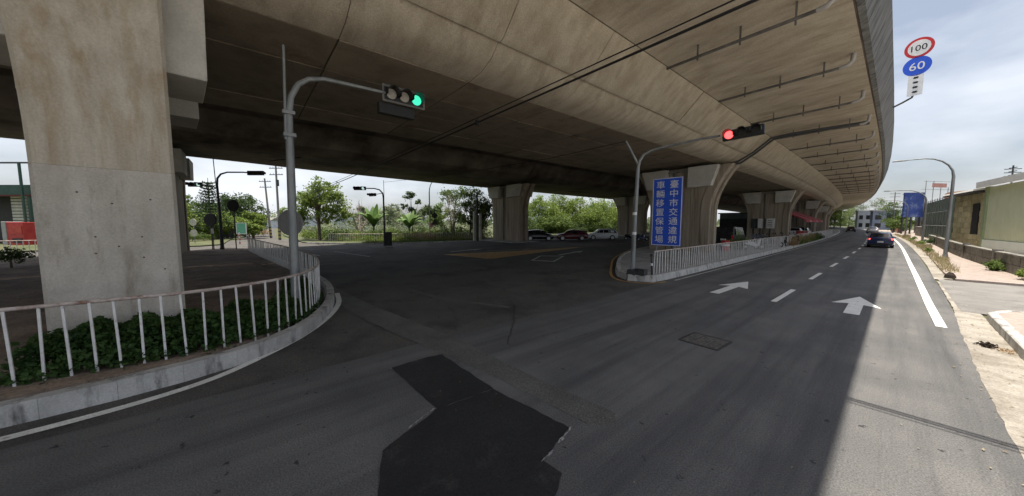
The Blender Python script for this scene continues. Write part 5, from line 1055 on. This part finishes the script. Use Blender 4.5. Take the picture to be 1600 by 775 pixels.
# verge plants on the right
for i, (x, y, n_, s, lm, lab) in enumerate([(1.95, 33.2, 380, .32, 'straw', 'dry straw coloured clump at the kerb before the nearest lamp'), (1.9, 42, 420, .4, 'leaf_mid', 'green clump at the kerb beyond the nearest lamp'), (2.0, 48, 500, .5, 'straw', 'straw clump at the kerb opposite the stone annexe'), (2.0, 55, 500, .55, 'leaf_bright', 'bright weeds at the kerb before the netted building'), (1.95, 66, 500, .6, 'leaf_mid', 'green weeds at the kerb beside the netted building'), (1.9, 78, 500, .7, 'straw', 'straw weeds at the kerb beside the dark shed'), (3.35, 29.0, 700, .5, 'leaf_mid', 'leafy weeds sprouting at the foot of the block wall near its right end'), (3.75, 25.2, 700, .55, 'leaf_bright', 'bright weeds at the near end of the block wall'), (2.75, 58, 600, .7, 'leaf_dark', 'dark green bush against the block wall by the second lamp'), (3.0, 45, 500, .45, 'leaf_mid', 'small bush against the block wall below the doorway'), (4.7, 27, 900, .8, 'leaf_bright', 'bright bush behind the near end of the block wall')]):
    t = thing('weed_clump', lab, 'plant', (x + bend(y), y, .09), 0, 'weeds along the right pavement'); b = B()
    if lm == 'straw':
        for _ in range(n_):
            a = rnd.uniform(0, 2 * pi); r_ = s * rnd.random(); h_ = s * rnd.uniform(.5, 1.1); x0, y0 = cos(a) * r_ * .5, sin(a) * r_ * 1.2; o_ = len(b.v); b.v += [(x0 - .015, y0, 0), (x0 + .015, y0 + .01, 0), (x0 + cos(a) * .15, y0 + sin(a) * .15, h_)]; b.f.append((o_, o_ + 1, o_ + 2))
    else: cloud(b, (0, 0, s * .55), (s * .6, s * 1.1, s * .5), n_, .12, .3)
    b.ob('foliage', M[lm], t); B().tube([(0, 0, -.03), (.02, 0, s * .5)], [.03, .015], 5).ob('stem', M['bark'], t)
# dry grass tufts along the gutter, debris
grass(lambda: (lambda Y: (rnd.choice((1.72, 1.95)) + rnd.gauss(0, .09) + bend(Y), Y, .09))(rnd.uniform(26, 100)), 2600, .3, 'straw', 'kerb_grass', .02)
t = thing('debris', 'small burnt black clump lying in the gutter by the right kerb', 'debris', (1.3, 11.4, .0)); b = B()
for _ in range(70): leaf(b, (rnd.gauss(0, .05), rnd.gauss(0, .07), rnd.uniform(.01, .07)), .07, .2, .7)
b.ob('clump', M['debris'], t)
b = B()
for _ in range(60): leaf(b, (rnd.gauss(.22, .06), rnd.gauss(-.15, .12), rnd.uniform(.006, .02)), .05, .8, .7)
b.ob('scraps', M['rust_plant'], t)
t = thing('stone', 'small dark stone at the corner of the side road kerb', 'stone', (1.62, 23.6, .1)); b = B(); b.tube([(0, 0, -.02), (0, 0, .12), (.01, .01, .24)], [.18, .15, .06], 7); b.ob('rock', M['debris'], t)
# broad ridge of far trees along the horizon
b = B()
for k in range(2600):
    a = rnd.uniform(radians(-20), radians(150)); d = rnd.uniform(330, 420); leaf(b, (-sin(a) * d, cos(a) * d, rnd.random() ** 1.4 * (7 + 4 * sin(a * 13) + 2 * sin(a * 31))), 6.5, .1, .8)
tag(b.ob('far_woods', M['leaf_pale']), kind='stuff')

# leaf litter and grit along the kerbs and on the lanes
b = B()
def scrap(x, y, z, sz):
    a = rnd.uniform(0, 2 * pi); o_ = len(b.v); c_, d_ = cos(a) * sz, sin(a) * sz
    b.v += [(x - c_, y - d_, z), (x + d_ * .45, y - c_ * .45, z + sz * .35), (x + c_, y + d_, z + sz * .1), (x - d_ * .45, y + c_ * .45, z + sz * .25)]; b.f.append((o_, o_ + 1, o_ + 2, o_ + 3))
kl = along(KL, .05)
for _ in range(420):
    x, y, a = rnd.choice(kl[:int(len(kl) * .7)]); d = abs(rnd.gauss(0, .16)) + .03; scrap(x + (-sin(a)) * d * sgn_l + rnd.gauss(0, .02), y + cos(a) * d * sgn_l, .008, rnd.uniform(.008, .028))
for _ in range(260): scrap(rnd.uniform(.7, 1.6), rnd.uniform(3, 22), .014, rnd.uniform(.008, .03))
for _ in range(160): scrap(rnd.uniform(-8, 1), rnd.uniform(2, 14), .014, rnd.uniform(.006, .018))
for _ in range(300):
    x, y, a = rnd.choice(along(KI, .1)); d = abs(rnd.gauss(0, .15)) + .03; scrap(x + sin(a) * d, y - cos(a) * d, .012, rnd.uniform(.01, .03))
tag(b.ob('leaf_litter', M['litter']), kind='stuff')
